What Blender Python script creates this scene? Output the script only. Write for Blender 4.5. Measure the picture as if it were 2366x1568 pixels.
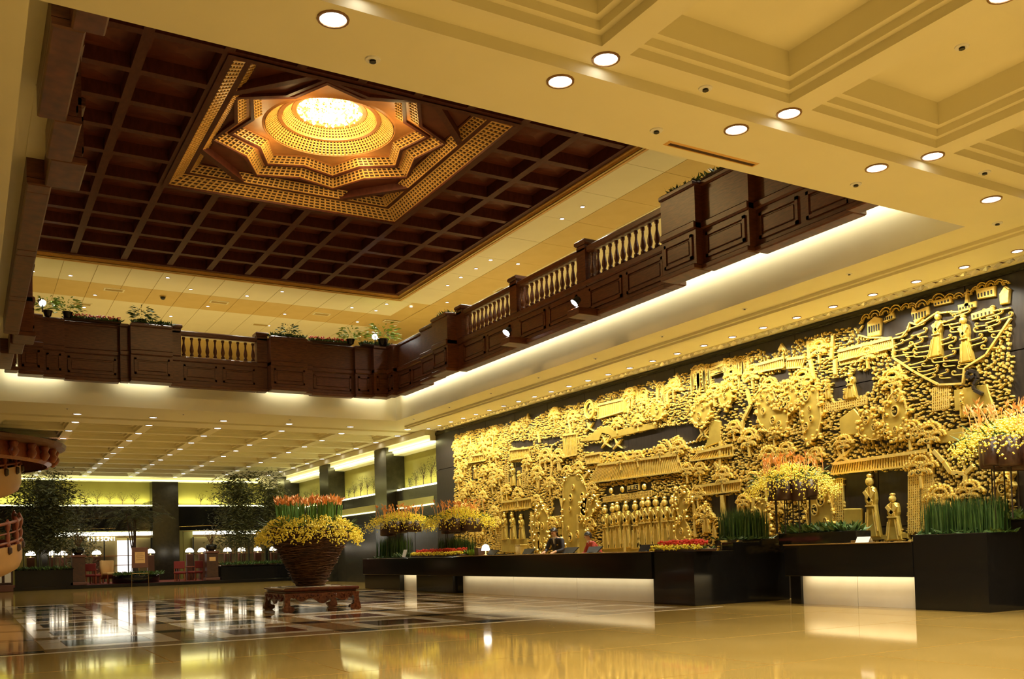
import bpy, bmesh, math, random
from mathutils import Matrix, Vector, Euler
random.seed(7)
R = random.Random(11)
scene = bpy.context.scene
for o in list(bpy.data.objects): bpy.data.objects.remove(o, do_unlink=True)
col = scene.collection
PI = math.pi

# ---------------------------------------------------------------- camera
cam_d = bpy.data.cameras.new('camera'); cam = bpy.data.objects.new('camera', cam_d); col.objects.link(cam)
RM = ((0.86431223, -0.50223555, -0.02690406), (-0.00795418, 0.0398358, -0.99917458), (0.50289274, 0.8638128, 0.0304357))
m3 = Matrix(RM).transposed() @ Matrix(((1, 0, 0), (0, -1, 0), (0, 0, -1)))
cam.matrix_world = Matrix.Translation((0, 0, 1.1)) @ m3.to_4x4()
cam_d.sensor_fit = 'HORIZONTAL'; cam_d.sensor_width = 36.0
cam_d.lens = 36.0 * 2166.8 / 2366.0
cam_d.shift_x = 0.0; cam_d.shift_y = (1211.3 - 784.0) / 2366.0
cam_d.clip_end = 300
scene.camera = cam

# ---------------------------------------------------------------- world, exposure
w = bpy.data.worlds.new('World'); scene.world = w; w.use_nodes = True
w.node_tree.nodes['Background'].inputs[0].default_value = (1.0, 0.80, 0.52, 1)
w.node_tree.nodes['Background'].inputs[1].default_value = 0.05
scene.view_settings.view_transform = 'Standard'; scene.view_settings.look = 'None'
scene.view_settings.exposure = 0.38; scene.view_settings.gamma = 1.0
scene.view_settings.use_curve_mapping = False
WARM = (1.0, 0.97, 0.82)
E_NEAR, E_BACK, E_UP, E_MURAL = 235.0, 150.0, 82.0, 225.0

# ---------------------------------------------------------------- materials
MATS = {}
def mat(name, base=(.5, .5, .5), rough=.5, metal=0.0, noise=None, scale=5.0, bump=0.0, emit=None, estr=0.0, coat=0.0,
        stretch=(1, 1, 1), sample=True, spec=None, alpha=None, detail=4.0):
    m = bpy.data.materials.new(name); m.use_nodes = True; nt = m.node_tree; b = nt.nodes['Principled BSDF']
    b.inputs['Base Color'].default_value = (*base, 1); b.inputs['Roughness'].default_value = rough
    b.inputs['Metallic'].default_value = metal
    if coat: b.inputs['Coat Weight'].default_value = coat; b.inputs['Coat Roughness'].default_value = .05
    if spec is not None: b.inputs['Specular IOR Level'].default_value = spec
    tc = mp = nz = None
    if noise or bump:
        tc = nt.nodes.new('ShaderNodeTexCoord'); mp = nt.nodes.new('ShaderNodeMapping'); mp.inputs['Scale'].default_value = stretch
        nz = nt.nodes.new('ShaderNodeTexNoise'); nz.inputs['Scale'].default_value = scale; nz.inputs['Detail'].default_value = detail
        nt.links.new(tc.outputs['Object'], mp.inputs[0]); nt.links.new(mp.outputs[0], nz.inputs['Vector'])
    if noise:
        rp = nt.nodes.new('ShaderNodeValToRGB'); rp.color_ramp.elements[0].position = .3; rp.color_ramp.elements[1].position = .7
        rp.color_ramp.elements[0].color = (*base, 1); rp.color_ramp.elements[1].color = (*noise, 1)
        nt.links.new(nz.outputs['Fac'], rp.inputs[0]); nt.links.new(rp.outputs[0], b.inputs['Base Color'])
    if bump:
        bp = nt.nodes.new('ShaderNodeBump'); bp.inputs['Strength'].default_value = bump; bp.inputs['Distance'].default_value = .01
        nt.links.new(nz.outputs['Fac'], bp.inputs['Height']); nt.links.new(bp.outputs[0], b.inputs['Normal'])
    if emit:
        b.inputs['Emission Color'].default_value = (*emit, 1); b.inputs['Emission Strength'].default_value = estr
        m.cycles.emission_sampling = 'AUTO' if sample else 'NONE'
    MATS[name] = m
    return m
CREAM = mat('cream_plaster', (.82, .77, .56), .6, noise=(.79, .74, .53), scale=1.5)
CREAM2 = mat('gold_tinted_plaster', (.66, .50, .20), .55, noise=(.62, .46, .17), scale=2)
WOOD = mat('dark_stained_wood', (.060, .017, .006), .38, noise=(.150, .046, .015), scale=6, stretch=(1, 1, 6))
WOODH = mat('dark_ceiling_wood', (.066, .016, .010), .5, noise=(.100, .027, .016), scale=5, stretch=(3, 1, 1), spec=.15)
WOODD = mat('coffer_panel_wood', (.085, .020, .010), .5, noise=(.14, .036, .016), scale=3, spec=.15)
WOODL = mat('honey_wood', (.42, .17, .045), .4, noise=(.50, .21, .06), scale=6)
LATT = mat('gilt_lattice_wood', (.62, .36, .09), .42, noise=(.70, .42, .12), scale=8)
HOLE = mat('lattice_backing', (.05, .018, .006), .7)
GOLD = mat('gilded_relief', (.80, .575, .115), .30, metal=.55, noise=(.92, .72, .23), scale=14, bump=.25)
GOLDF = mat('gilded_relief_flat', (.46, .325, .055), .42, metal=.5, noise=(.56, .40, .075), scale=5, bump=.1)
BLACK = mat('black_polished_granite', (.006, .0055, .005), .10, noise=(.012, .011, .010), scale=30)
SLAB = mat('dark_brown_stone', (.010, .0065, .0045), .4, noise=(.022, .015, .010), scale=4, stretch=(1, 4, 1))
DARKC = mat('dark_column_stone', (.020, .018, .012), .18, noise=(.034, .030, .020), scale=6)
WHITEP = mat('cream_stone_panel', (.80, .72, .55), .45, noise=(.76, .67, .50), scale=3)
FLOOR = mat('polished_tan_marble', (.40, .245, .055), .06, noise=(.46, .29, .075), scale=.9, detail=8, spec=.45)
F_LIGHT = mat('pale_marble_inlay', (.80, .68, .48), .085, noise=(.70, .58, .40), scale=2.5, spec=.40)
F_DARK = mat('black_marble_inlay', (.018, .012, .008), .07, noise=(.035, .022, .013), scale=5, spec=.35)
F_BROWN = mat('brown_marble_inlay', (.085, .025, .012), .07, noise=(.13, .04, .018), scale=5, spec=.35)
F_TAN = mat('tan_marble_inlay', (.32, .21, .08), .06, noise=(.42, .26, .105), scale=3, spec=.40)
LAMP = mat('lamp_glow', (1, .95, .85), .4, emit=(1.0, .96, .86), estr=4, sample=False)
TRIM = mat('lamp_trim_metal', (.30, .17, .08), .3, metal=.6)
STRIPL = mat('niche_strip_light', (1, 1, .7), .4, emit=(1.0, .95, .45), estr=7)
WHITEL = mat('shop_strip_light', (1, 1, .9), .4, emit=(1.0, .97, .80), estr=3.2)
PANELL = mat('lit_panel', (1, 1, 1), .5, emit=(1.0, .95, .9), estr=1.3)
SIGNL = mat('sign_letters_lit', (1, 1, 1), .4, emit=(1.0, .98, .92), estr=4, sample=False)
NICHE = mat('green_lit_tan_wall', (.40, .37, .09), .6, noise=(.36, .33, .075), scale=1.5)  # tan wall; the yellow-green light on it is put into this colour
CRYST = mat('crystal_glass', (.95, .93, .88), .08, noise=(.8, .78, .74), scale=9, metal=.25)
CRYSTL = mat('lit_crystal', (1, .9, .6), .2, emit=(1.0, .80, .42), estr=5.0, sample=False)
LEAF = mat('green_leaf', (.040, .085, .012), .5, noise=(.075, .14, .025), scale=9)
LEAFD = mat('bamboo_leaf', (.045, .055, .014), .55, noise=(.10, .10, .025), scale=6)
LEAFB = mat('bright_leaf', (.20, .36, .04), .45, noise=(.32, .46, .07), scale=9)
GRASS = mat('tall_grass', (.025, .062, .010), .45, noise=(.065, .13, .022), scale=7)
STEM = mat('flower_stem', (.08, .20, .03), .45, noise=(.16, .30, .06), scale=8)
YELLOW = mat('yellow_petals', (.93, .74, .02), .5, noise=(.95, .82, .10), scale=12)
ORANGE = mat('orange_petals', (.90, .34, .05), .5, noise=(.94, .56, .24), scale=12)
REDF = mat('red_petals', (.62, .028, .012), .5, noise=(.75, .07, .03), scale=12)
TWIG = mat('woven_twigs', (.075, .030, .010), .7, noise=(.21, .10, .035), scale=9)
TWIGD = mat('twig_core', (.030, .013, .006), .8, noise=(.06, .026, .01), scale=20)
LACQ = mat('lacquered_rosewood', (.07, .015, .006), .18, noise=(.12, .028, .010), scale=12, coat=.4)
LACQC = mat('carved_rosewood', (.075, .018, .008), .22, noise=(.19, .06, .02), scale=18, bump=.6)
POT = mat('dark_brown_vessel', (.040, .016, .008), .4, noise=(.07, .027, .012), scale=10)
ROD = mat('dark_rod', (.03, .02, .015), .4)
REDC = mat('red_carpet', (.18, .02, .009), .9, noise=(.14, .016, .007), scale=20)
CREAMS = mat('stair_tan_plaster', (.52, .27, .085), .45, noise=(.47, .24, .07), scale=2)
REDW = mat('red_carved_wood', (.20, .045, .018), .3, noise=(.30, .075, .03), scale=10)
SUIT = mat('black_suit', (.018, .014, .020), .7, noise=(.028, .022, .03), scale=20)
SHIRT = mat('white_shirt', (.75, .73, .72), .6)
SKIN = mat('skin', (.62, .36, .22), .5)
HAIR = mat('black_hair', (.012, .009, .008), .4, noise=(.022, .017, .014), scale=30)
REDT = mat('red_jacket', (.42, .05, .03), .7)
PAPER = mat('white_card', (.80, .80, .80), .5)
SCREEN = mat('black_screen', (.01, .01, .012), .25)
TANF = mat('tan_upholstery', (.62, .36, .12), .7)
REDS = mat('red_upholstery', (.20, .018, .012), .7)
SIGNB = mat('reddish_sign_board', (.13, .045, .02), .5)
DARKM = mat('dark_metal', (.02, .02, .02), .4)
GLASSW = mat('shop_display_wall', (.30, .24, .09), .5, noise=(.24, .19, .07), scale=1.2)
BRASS = mat('brass_edge', (.55, .38, .16), .25, metal=.9)

# ---------------------------------------------------------------- mesh helpers
class MB:
    def __init__(s): s.v = []; s.f = []
    def add(s, vs, fs):
        n = len(s.v); s.v += vs; s.f += [tuple(i + n for i in f) for f in fs]; return s
    def box(s, x0, x1, y0, y1, z0, z1):
        return s.add([(x0, y0, z0), (x1, y0, z0), (x1, y1, z0), (x0, y1, z0), (x0, y0, z1), (x1, y0, z1), (x1, y1, z1), (x0, y1, z1)],
                     [(0, 3, 2, 1), (4, 5, 6, 7), (0, 1, 5, 4), (1, 2, 6, 5), (2, 3, 7, 6), (3, 0, 4, 7)])
    def bev(s, x0, x1, y0, y1, z0, z1, b=.01):
        # box with all top and bottom rims chamfered
        r = [(x0, y0, x1, y1, b, z0), (x0, y0, x1, y1, 0, z0 + b), (x0, y0, x1, y1, 0, z1 - b), (x0, y0, x1, y1, b, z1)]
        vs = []
        for a, c, d, e, k, z in r: vs += [(a + k, c + k, z), (d - k, c + k, z), (d - k, e - k, z), (a + k, e - k, z)]
        fs = [(3, 2, 1, 0), (12, 13, 14, 15)]
        for l in range(3):
            for i in range(4): j = (i + 1) % 4; fs.append((l * 4 + i, l * 4 + j, l * 4 + 4 + j, l * 4 + 4 + i))
        return s.add(vs, fs)
    def quad(s, a, b, c, d): return s.add([a, b, c, d], [(0, 1, 2, 3)])
    def ring(s, loops, close=True, cap0=False, cap1=False):
        n = len(loops[0]); vs = [p for l in loops for p in l]; fs = []
        for k in range(len(loops) - 1):
            for i in range(n if close else n - 1):
                j = (i + 1) % n; fs.append((k * n + i, k * n + j, k * n + n + j, k * n + n + i))
        if cap0: fs.append(tuple(range(n - 1, -1, -1)))
        if cap1: fs.append(tuple((len(loops) - 1) * n + i for i in range(n)))
        return s.add(vs, fs)
    def lathe(s, prof, c=(0, 0, 0), n=16, cap0=True, cap1=True):
        return s.ring([[(c[0] + r * math.cos(2 * PI * i / n), c[1] + r * math.sin(2 * PI * i / n), c[2] + z) for i in range(n)] for r, z in prof], True, cap0, cap1)
    def tube(s, pts, r, n=5, r1=None, cap=True):
        pts = [Vector(p) for p in pts]; L = len(pts); loops = []
        for k, p in enumerate(pts):
            t = (pts[min(k + 1, L - 1)] - pts[max(k - 1, 0)])
            if t.length < 1e-9: t = Vector((0, 0, 1))
            t.normalize(); a = Vector((0, 0, 1)) if abs(t.z) < .9 else Vector((1, 0, 0))
            u = t.cross(a).normalized(); v = t.cross(u)
            rr = r if r1 is None else r + (r1 - r) * k / max(1, L - 1)
            loops.append([tuple(p + u * (rr * math.cos(2 * PI * i / n)) + v * (rr * math.sin(2 * PI * i / n))) for i in range(n)])
        return s.ring(loops, True, cap, cap)
    def octa(s, p, r):
        x, y, z = p
        return s.add([(x + r, y, z), (x - r, y, z), (x, y + r, z), (x, y - r, z), (x, y, z + r), (x, y, z - r)],
                     [(0, 2, 4), (2, 1, 4), (1, 3, 4), (3, 0, 4), (2, 0, 5), (1, 2, 5), (3, 1, 5), (0, 3, 5)])
    def leaf(s, p, d, L, wd):
        p = Vector(p); d = Vector(d).normalized(); a = Vector((R.uniform(-1, 1), R.uniform(-1, 1), R.uniform(-1, 1)))
        u = d.cross(a)
        if u.length < 1e-6: u = Vector((1, 0, 0))
        u.normalize(); n = d.cross(u)
        return s.add([tuple(p), tuple(p + d * L * .45 + u * wd * .5 + n * wd * .12), tuple(p + d * L), tuple(p + d * L * .45 - u * wd * .5 + n * wd * .12)], [(0, 1, 2, 3)])
    def blade(s, p, h, wd, lean):
        x, y, z = p; a = R.uniform(0, PI); u = (math.cos(a) * wd / 2, math.sin(a) * wd / 2)
        lx, ly = lean
        return s.add([(x - u[0], y - u[1], z), (x + u[0], y + u[1], z), (x + u[0] * .8 + lx * .35, y + u[1] * .8 + ly * .35, z + h * .6),
                      (x - u[0] * .8 + lx * .35, y - u[1] * .8 + ly * .35, z + h * .6), (x + lx, y + ly, z + h)], [(0, 1, 2, 3), (3, 2, 4)])
    def mesh(s, name, material, smooth=False):
        me = bpy.data.meshes.new(name); me.from_pydata([tuple(p) for p in s.v], [], s.f); me.update()
        if material: me.materials.append(material)
        if smooth: me.polygons.foreach_set('use_smooth', [True] * len(me.polygons))
        return me
    def build(s, name, material, parent=None, smooth=False, stuff=False):
        return link(name, s.mesh(name, material, smooth), parent, stuff)
def link(name, data, parent=None, stuff=False, loc=None, rz=None):
    o = bpy.data.objects.new(name, data); col.objects.link(o)
    if parent: o.parent = parent
    if stuff: o['kind'] = 'stuff'
    if loc is not None: o.location = loc
    if rz: o.rotation_euler = (0, 0, rz)
    return o
def tag(o, label=None, cat=None, group=None, kind=None):
    if label: o['label'] = label
    if cat: o['category'] = cat
    if group: o['group'] = group
    if kind: o['kind'] = kind
    return o
def thing(name, label, cat, loc=(0, 0, 0), rz=0.0, group=None):
    o = link(name, None, loc=loc, rz=rz); o.empty_display_size = .1
    return tag(o, label, cat, group)
def struct(name, mb, m, label=None, smooth=False):
    o = mb.build(name, m, None, smooth); o['kind'] = 'structure'
    if label: o['label'] = label
    return o
def copytree(o, parent=None):
    c = o.copy(); col.objects.link(c)
    if parent: c.parent = parent
    for ch in o.children: copytree(ch, c)
    return c
def ordn(n): return ('zeroth', 'first', 'second', 'third', 'fourth', 'fifth', 'sixth', 'seventh', 'eighth', 'ninth', 'tenth', 'eleventh', 'twelfth')[n] if n < 13 else '%d%s' % (n, {1: 'st', 2: 'nd', 3: 'rd'}.get(n % 10 if n > 20 else 0, 'th'))
def text_mesh(name, body, size, ext, m, parent, space=1.0):
    cu = bpy.data.curves.new(name, 'FONT'); cu.body = body; cu.size = size; cu.extrude = ext; cu.align_x = 'CENTER'; cu.align_y = 'CENTER'; cu.space_character = space
    t = bpy.data.objects.new('tmp', cu); col.objects.link(t); bpy.context.view_layer.update()
    me = bpy.data.meshes.new_from_object(t.evaluated_get(bpy.context.evaluated_depsgraph_get())); bpy.data.objects.remove(t, do_unlink=True)
    me.name = name; me.materials.clear(); me.materials.append(m)
    return link(name, me, parent)
def spot(parent, loc, energy, color=WARM, size=2.2, blend=.9, r=.06, target=None):
    d = bpy.data.lights.new('lamp_light', 'SPOT'); d.energy = energy; d.color = color; d.spot_size = size; d.spot_blend = blend; d.shadow_soft_size = r
    o = link('lamp_light', d, parent, loc=loc)
    if target is not None:
        o.rotation_euler = (Vector(target) - Vector(loc)).to_track_quat('-Z', 'Y').to_euler()
    return o
def area(parent, loc, sx, sy, energy, color=WARM, rot=(0, 0, 0)):
    d = bpy.data.lights.new('strip_light', 'AREA'); d.shape = 'RECTANGLE'; d.size = sx; d.size_y = sy; d.energy = energy; d.color = color
    o = link('strip_light', d, parent, loc=loc); o.rotation_euler = rot
    return o
# ================================================================ ROOM SHELL
ZC = 5.72; XM = 15.0; YB = 54.0
VX0, VX1, VY0, VY1 = 0.48, 12.74, 8.40, 29.55        # the opening in the lower ceiling
ZU, ZD = 9.55, 9.70                                    # upper ceiling, wooden ceiling
# ---- floor
fl = struct('floor', MB().quad((-8, -10, 0), (17, -10, 0), (17, YB + 4, 0), (-8, YB + 4, 0)), FLOOR, 'polished tan marble lobby floor')
def tile_mesh(name, sx, sy, m, t=.004):
    return MB().bev(-sx / 2, sx / 2, -sy / 2, sy / 2, 0, t, .003).mesh(name, m)
P = 2.25; CX0, CY0 = 1.72, 14.60
FO = .85; FI = .56
frame_me = {}
def frame_piece():
    mb = MB(); t = .004
    loops = [[(a * k, b * k, z) for a, b in ((-1, -1), (1, -1), (1, 1), (-1, 1))] for k, z in ((FO, 0), (FO - .003, t), (FI + .003, t), (FI, 0))]
    mb.ring(loops); return mb.mesh('inlay_frame', F_LIGHT)
fr_me = frame_piece()
ctr_me = [tile_mesh('inlay_centre', 2 * FI - .008, 2 * FI - .008, m) for m in (F_DARK, F_BROWN, F_TAN)]
ax_me = tile_mesh('aisle_slab', 2 * FO, P - 2 * FO - .01, F_TAN); ay_me = tile_mesh('aisle_slab', P - 2 * FO - .01, 2 * FO, F_TAN)
cr_me = tile_mesh('crossing_slab', P - 2 * FO - .01, P - 2 * FO - .01, F_DARK)
pat = [[0, 1, 1, 1, 2], [0, 0, 1, 2, 2], [0, 0, 0, 2, 1], [0, 0, 0, 1, 2], [0, 0, 0, 1, 1], [0, 0, 0, 0, 1], [0, 0, 0, 0, 0]]
for j in range(7):
    for i in range(5):
        x, y = CX0 + P * i, CY0 + P * j
        link('inlay_frame', fr_me, fl, loc=(x, y, 0)); link('inlay_centre', ctr_me[pat[j][i]], fl, loc=(x, y, 0))
        link('aisle_slab', ax_me, fl, loc=(x, y - P / 2, 0)); link('aisle_slab', ay_me, fl, loc=(x + P / 2, y, 0)) if i < 4 else None
        if i < 4: link('crossing_slab', cr_me, fl, loc=(x + P / 2, y - P / 2, 0))
bl_me = tile_mesh('border_bar', 1.3, P - 2 * FO - .25, F_DARK); bt_me = tile_mesh('border_bar', 1.3, 2 * FO + .2, F_TAN)
for j in range(7):
    y = CY0 + P * j
    link('border_bar', bl_me, fl, loc=(.20, y - P / 2, 0)); link('border_bar', bt_me, fl, loc=(.20, y, 0))
ln_me = tile_mesh('border_strip', 12.6, .10, F_LIGHT)
link('border_strip', ln_me, fl, loc=(5.8, CY0 - P / 2 - .33, 0)); link('border_strip', ln_me, fl, loc=(5.8, CY0 + 6.5 * P + .05, 0))
sl_me = tile_mesh('floor_slab', 4.49, 2.24, FLOOR, .003)
for j in range(4):
    for i in range(4):
        link('floor_slab', sl_me, fl, loc=(-.3 + 4.5 * i + (1.2 if j % 2 else 0), 11.95 - 2.25 * j, 0))

# ---- outer walls
NW0, NW1 = 3.75, 5.15
struct('wall_left', MB().box(-8.2, -8, -10, YB, 0, ZC + 4), CREAM)
struct('wall_front', MB().box(-8, 17, -10.2, -10, 0, ZC), CREAM)
mw = MB().box(XM + .02, XM + .4, -10, 31.15, 0, ZC)
struct('wall_right', mw, SLAB, 'dark brown stone wall carrying the gold mural')
# right-hand wall beyond the mural: dark band, lit niche wall, soffit
wf = MB().box(XM + .45, XM + .6, 31.15, YB, 0, ZC)
wr = struct('wall_rear_right', wf, NICHE, 'yellow green lit niche wall beyond the mural')
MB().box(XM, XM + .44, 31.15, YB, 0, 3.72).build('dado_band', DARKC, wr)
MB().box(XM - .02, XM + .44, 31.15, YB, 5.16, 5.26).build('soffit_lip', CREAM, wr)
MB().box(XM - .45, XM + .44, 31.15, YB, 5.50, ZC - .005).build('cornice_drop', CREAM, wr)
MB().box(XM - .25, XM + .44, 31.15, YB, 5.32, 5.50).build('cornice_drop', CREAM, wr)
for k, y0 in enumerate((31.17, 36.35, 43.35)):
    y1 = (35.1, 42.1, 49.1)[k]
    MB().box(XM + .10, XM + .16, y0, y1, 3.725, 3.80).build('niche_light_strip', STRIPL, wr)
    MB().box(XM - .06, XM + .0, y0, y1, 5.265, 5.30).build('niche_light_strip', STRIPL, wr)
    area(wr, (XM + .22, (y0 + y1) / 2, 3.86), .1, y1 - y0, 16, (1.0, .95, .42), (0, math.radians(180), 0))
    area(wr, (XM - .30, (y0 + y1) / 2, 5.30), .06, y1 - y0, 10, (1.0, .93, .45), (0, math.radians(-120), 0))
    # faint lower glow slot
    MB().box(XM - .03, XM - .004, y0 + .3, y1 - .3, 3.04, 3.30).build('lower_niche_panel', NICHE, wr)
    MB().box(XM - .05, XM - .004, y0 + .3, y1 - .3, 2.98, 3.03).build('lower_light_strip', mat('dim_strip%d' % k, (1, 1, .7), .4, emit=(1, .95, .45), estr=2.0), wr)
for y in (35.1, 42.1, 49.1):
    MB().bev(XM - .36, XM + .44, y, y + 1.25, 0, 5.49, .01).build('pilaster', DARKC, wr)
# back wall
wb = struct('wall_back', MB().box(-8, 17, YB + .45, YB + .6, 0, ZC), NICHE, 'yellow green lit rear wall above the shops')
MB().box(-8, 17, YB, YB + .44, 2.85, 4.18).build('dark_fascia', BLACK, wb)
MB().box(-8, 17, YB - .02, YB + .44, 5.52, ZC - .005).build('cornice_drop', CREAM, wb)
MB().box(-8, 17, YB - .06, YB - .025, 5.57, 5.605).build('cornice_light_strip', STRIPL, wb)
for x0, x1 in ((-2.0, 3.1), (3.95, 8.7), (10.1, 14.9)):
    MB().box(x0, x1, YB + .12, YB + .20, 4.185, 4.26).build('niche_light_strip', STRIPL, wb)
    area(wb, ((x0 + x1) / 2, YB + .26, 4.34), x1 - x0, .1, 34, (1.0, .95, .42), (math.radians(180), 0, 0))
for x0, x1 in ((3.1, 3.92), (8.72, 10.08), (15.0, 15.8)):
    MB().bev(x0, x1, YB - .35, YB + .44, 0, 5.5, .01).build('pilaster', DARKC, wb)
# shop fronts under the dark fascia
for x0, x1 in ((3.95, 8.7), (10.9, 15.0)):
    MB().box(x0, x1, YB + .3, YB + .4, 0, 2.45).build('shop_window_back', GLASSW, wb)
    MB().box(x0, x1, YB + .02, YB + .12, 2.60, 2.80).build('shop_light_strip', WHITEL, wb)
    MB().box(x0, x1, YB - .02, YB + .02, 2.47, 2.60).build('shop_header', CREAM2, wb)
    n = 4
    for i in range(n + 1):
        x = x0 + (x1 - x0) * i / n
        MB().box(x - .03, x + .03, YB - .02, YB + .05, 0, 2.47).build('shop_mullion', DARKM, wb)
    for z in (.55, 1.0, 1.5):
        MB().box(x0 + .1, x1 - .1, YB + .1, YB + .28, z, z + .04).build('display_shelf', WOODL, wb)
MB().box(7.0, 7.9, YB + .2, YB + .28, .5, 2.35).build('lit_display_panel', PANELL, wb)
for (x0, z0, x1, z1) in ((10.15, 2.62, 12.2, 3.05), (10.35, 2.5, 12.4, 2.78)):
    b = MB().tube([(x0, YB - .06, .2), (x0, YB - .06, z1), (x1, YB - .06, z1 + .06)], .025, 6); b.build('brass_edge_trim', BRASS, wb)
MB().tube([(4.6, YB - .04, 2.95), (6.9, YB - .04, 3.0), (6.9, YB - .04, 3.55), (4.6, YB - .04, 3.5)], .012, 5).build('brass_edge_trim', BRASS, wb)
# illuminated shop lettering
for k, ch in enumerate('MISSONI'):
    so = text_mesh('shop_letter', ch, .30, .015, SIGNL, wb); so.location = (5.62 + .2 * k, YB - .05, 2.42); so.rotation_euler = (PI / 2, 0, 0)

# ---- lower ceiling with coffers
DROP = .10
cb = MB()
def flat(x0, x1, y0, y1, z=ZC): cb.quad((x0, y0, z), (x1, y0, z), (x1, y1, z), (x0, y1, z))
flat(-8, VX0, 7.34, 33.36); flat(VX0, VX1, 7.34, VY0); flat(VX0, VX1, VY1, 31.9)
flat(VX1, 13.5, 7.34, 30.6)
# rear / near grooves
def groove_y(x0, x1, ya, yb, d=.05):
    flat(x0, x1, ya, yb, ZC + d)
    cb.quad((x0, ya, ZC), (x1, ya, ZC), (x1, ya, ZC + d), (x0, ya, ZC + d)); cb.quad((x0, yb, ZC), (x1, yb, ZC), (x1, yb, ZC + d), (x0, yb, ZC + d))
ZN = ZC + .12
cb.quad((-8, 7.34, ZC), (17, 7.34, ZC), (17, 7.34, ZN), (-8, 7.34, ZN)); groove_y(VX0, XM, 31.9, 32.3, .06)
flat(VX1, XM, 30.6, 31.9)
# stepped soffit in front of the mural
for (xa, xb, z) in ((13.5, 13.58, ZC - .055), (13.58, XM + .02, ZC - DROP)): flat(xa, xb, 7.34, 30.6, z)
for (xa, za, zb) in ((13.5, ZC, ZC - .055), (13.58, ZC - .055, ZC - DROP)): cb.quad((xa, 7.34, za), (xa, 30.6, za), (xa, 30.6, zb), (xa, 7.34, zb))
cb.quad((13.5, 30.6, ZC), (XM, 30.6, ZC), (XM, 30.6, ZC - DROP), (13.5, 30.6, ZC - DROP)); cb.quad((13.5, 7.34, ZC), (XM, 7.34, ZC), (XM, 7.34, ZC - DROP), (13.5, 7.34, ZC - DROP))
def coffer_mesh(w, h, d=.46):
    mb = MB(); a, b = w / 2, h / 2
    prof = [(0, 0), (0, .10), (.07, .10), (.07, .19), (.15, .19), (.15, d)]
    mb.ring([[((a - k) * sx, (b - k) * sy, z) for sx, sy in ((-1, -1), (1, -1), (1, 1), (-1, 1))] for k, z in prof], True, False, True)
    return mb.mesh('coffer', CREAM)
cw = coffer_mesh(2.14, 2.14); COF = []
nx = [.43 + 2.47 * i for i in range(-4, 7)]              # beam crossings of the near coffers
for j in range(7):
    yb = 7.02 - 2.47 * j; ya = yb - 2.14
    flat(-9.6, 17, yb, yb + (.33 if j else .32), ZN)
    for x in nx:
        if x < 14.6: COF.append((x + 1.235, (ya + yb) / 2, cw, ZN))
    for x in nx: flat(x - .165, x + .165, ya, yb, ZN)
cr = coffer_mesh(1.93, 1.90)
RY = [33.2 + 2.22 * k for k in range(10)]; RX = [.82 + 2.255 * k for k in range(-1, 7)]
flat(VX0, 15, 32.3, RY[0] + .16); flat(-8, RX[0] + .1, 33.36, YB)
for k in range(9):
    flat(RX[0] + .1, XM, RY[k + 1] - .16, RY[k + 1] + .16)
    for x in RX:
        if x + 2 < 15.2 and x > -6.4: COF.append((x + 1.1275, (RY[k] + RY[k + 1]) / 2, cr, ZC))
    for x in RX: flat(x - .163, x + .163, RY[k] + .16, RY[k + 1] - .16)
    flat(14.5, XM, RY[k] + .16, RY[k + 1] - .16)
flat(-8, 17, RY[-1] + .16, YB)
cl = struct('ceiling', cb, CREAM, 'cream plaster lobby ceiling with square coffers')
for x, y, me, zz in COF: link('coffer', me, cl, loc=(x, y, zz))
MB().box(-8, 17, -10, 7.2, ZC + .62, ZC + .67).build('ceiling_slab', CREAM, cl); MB().box(-8, 17, 33, YB, ZC + .5, ZC + .55).build('ceiling_slab', CREAM, cl)

# ---- void fascia (cream cove) and upper floor
fa = MB()
for (a, b) in (((VX1, VY0), (VX1, VY1)), ((VX1, VY1), (VX0, VY1)), ((VX0, VY1), (VX0, VY0)), ((VX0, VY0), (VX1, VY0))):
    fa.quad((*a, ZC), (*b, ZC), (*b, 6.95), (*a, 6.95))
trim = struct('trim_1', fa, CREAM, 'cream cove fascia around the ceiling opening')
ud = MB(); o = .0
for (x0, x1, y0, y1) in ((-6, VX0 - o, -3, 40), (VX1 + o, 21, -3, 40), (VX0, VX1, -3, VY0 - o), (VX0, VX1, VY1 + o, 40)):
    ud.box(x0, x1, y0, y1, 6.95, 7.05)
struct('floor_upper', ud, CREAM2)
uw = MB(); uw.box(-6.2, -6, -3, 40, 7.05, ZU); uw.box(21, 21.2, -3, 40, 7.05, ZU); uw.box(-6, 21, 40, 40.2, 7.05, ZU); uw.box(-6, 21, -3.2, -3, 7.05, ZU)
struct('wall_upper', uw, CREAM2)
# cove strips between fascia and balcony
CG = (1.0, .93, .68)
lb = MB(); LQ = lambda q, z: [(VX0 + q, VY0 + q, z), (VX1 - q, VY0 + q, z), (VX1 - q, VY1 - q, z), (VX0 + q, VY1 - q, z)]
lb.ring([LQ(0, 6.72), LQ(.275, 6.72)]); lb.build('cove_soffit', CREAM, trim)
area(trim, (12.50, 19, 6.52), 20, .10, 62, CG, (PI / 2, 0, -PI / 2))
area(trim, (6.6, 29.22, 6.52), 11.4, .10, 36, CG, (PI / 2, 0, 0))
area(trim, (6.6, 8.74, 6.52), 11.4, .10, 34, CG, (PI / 2, 0, PI))

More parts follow.
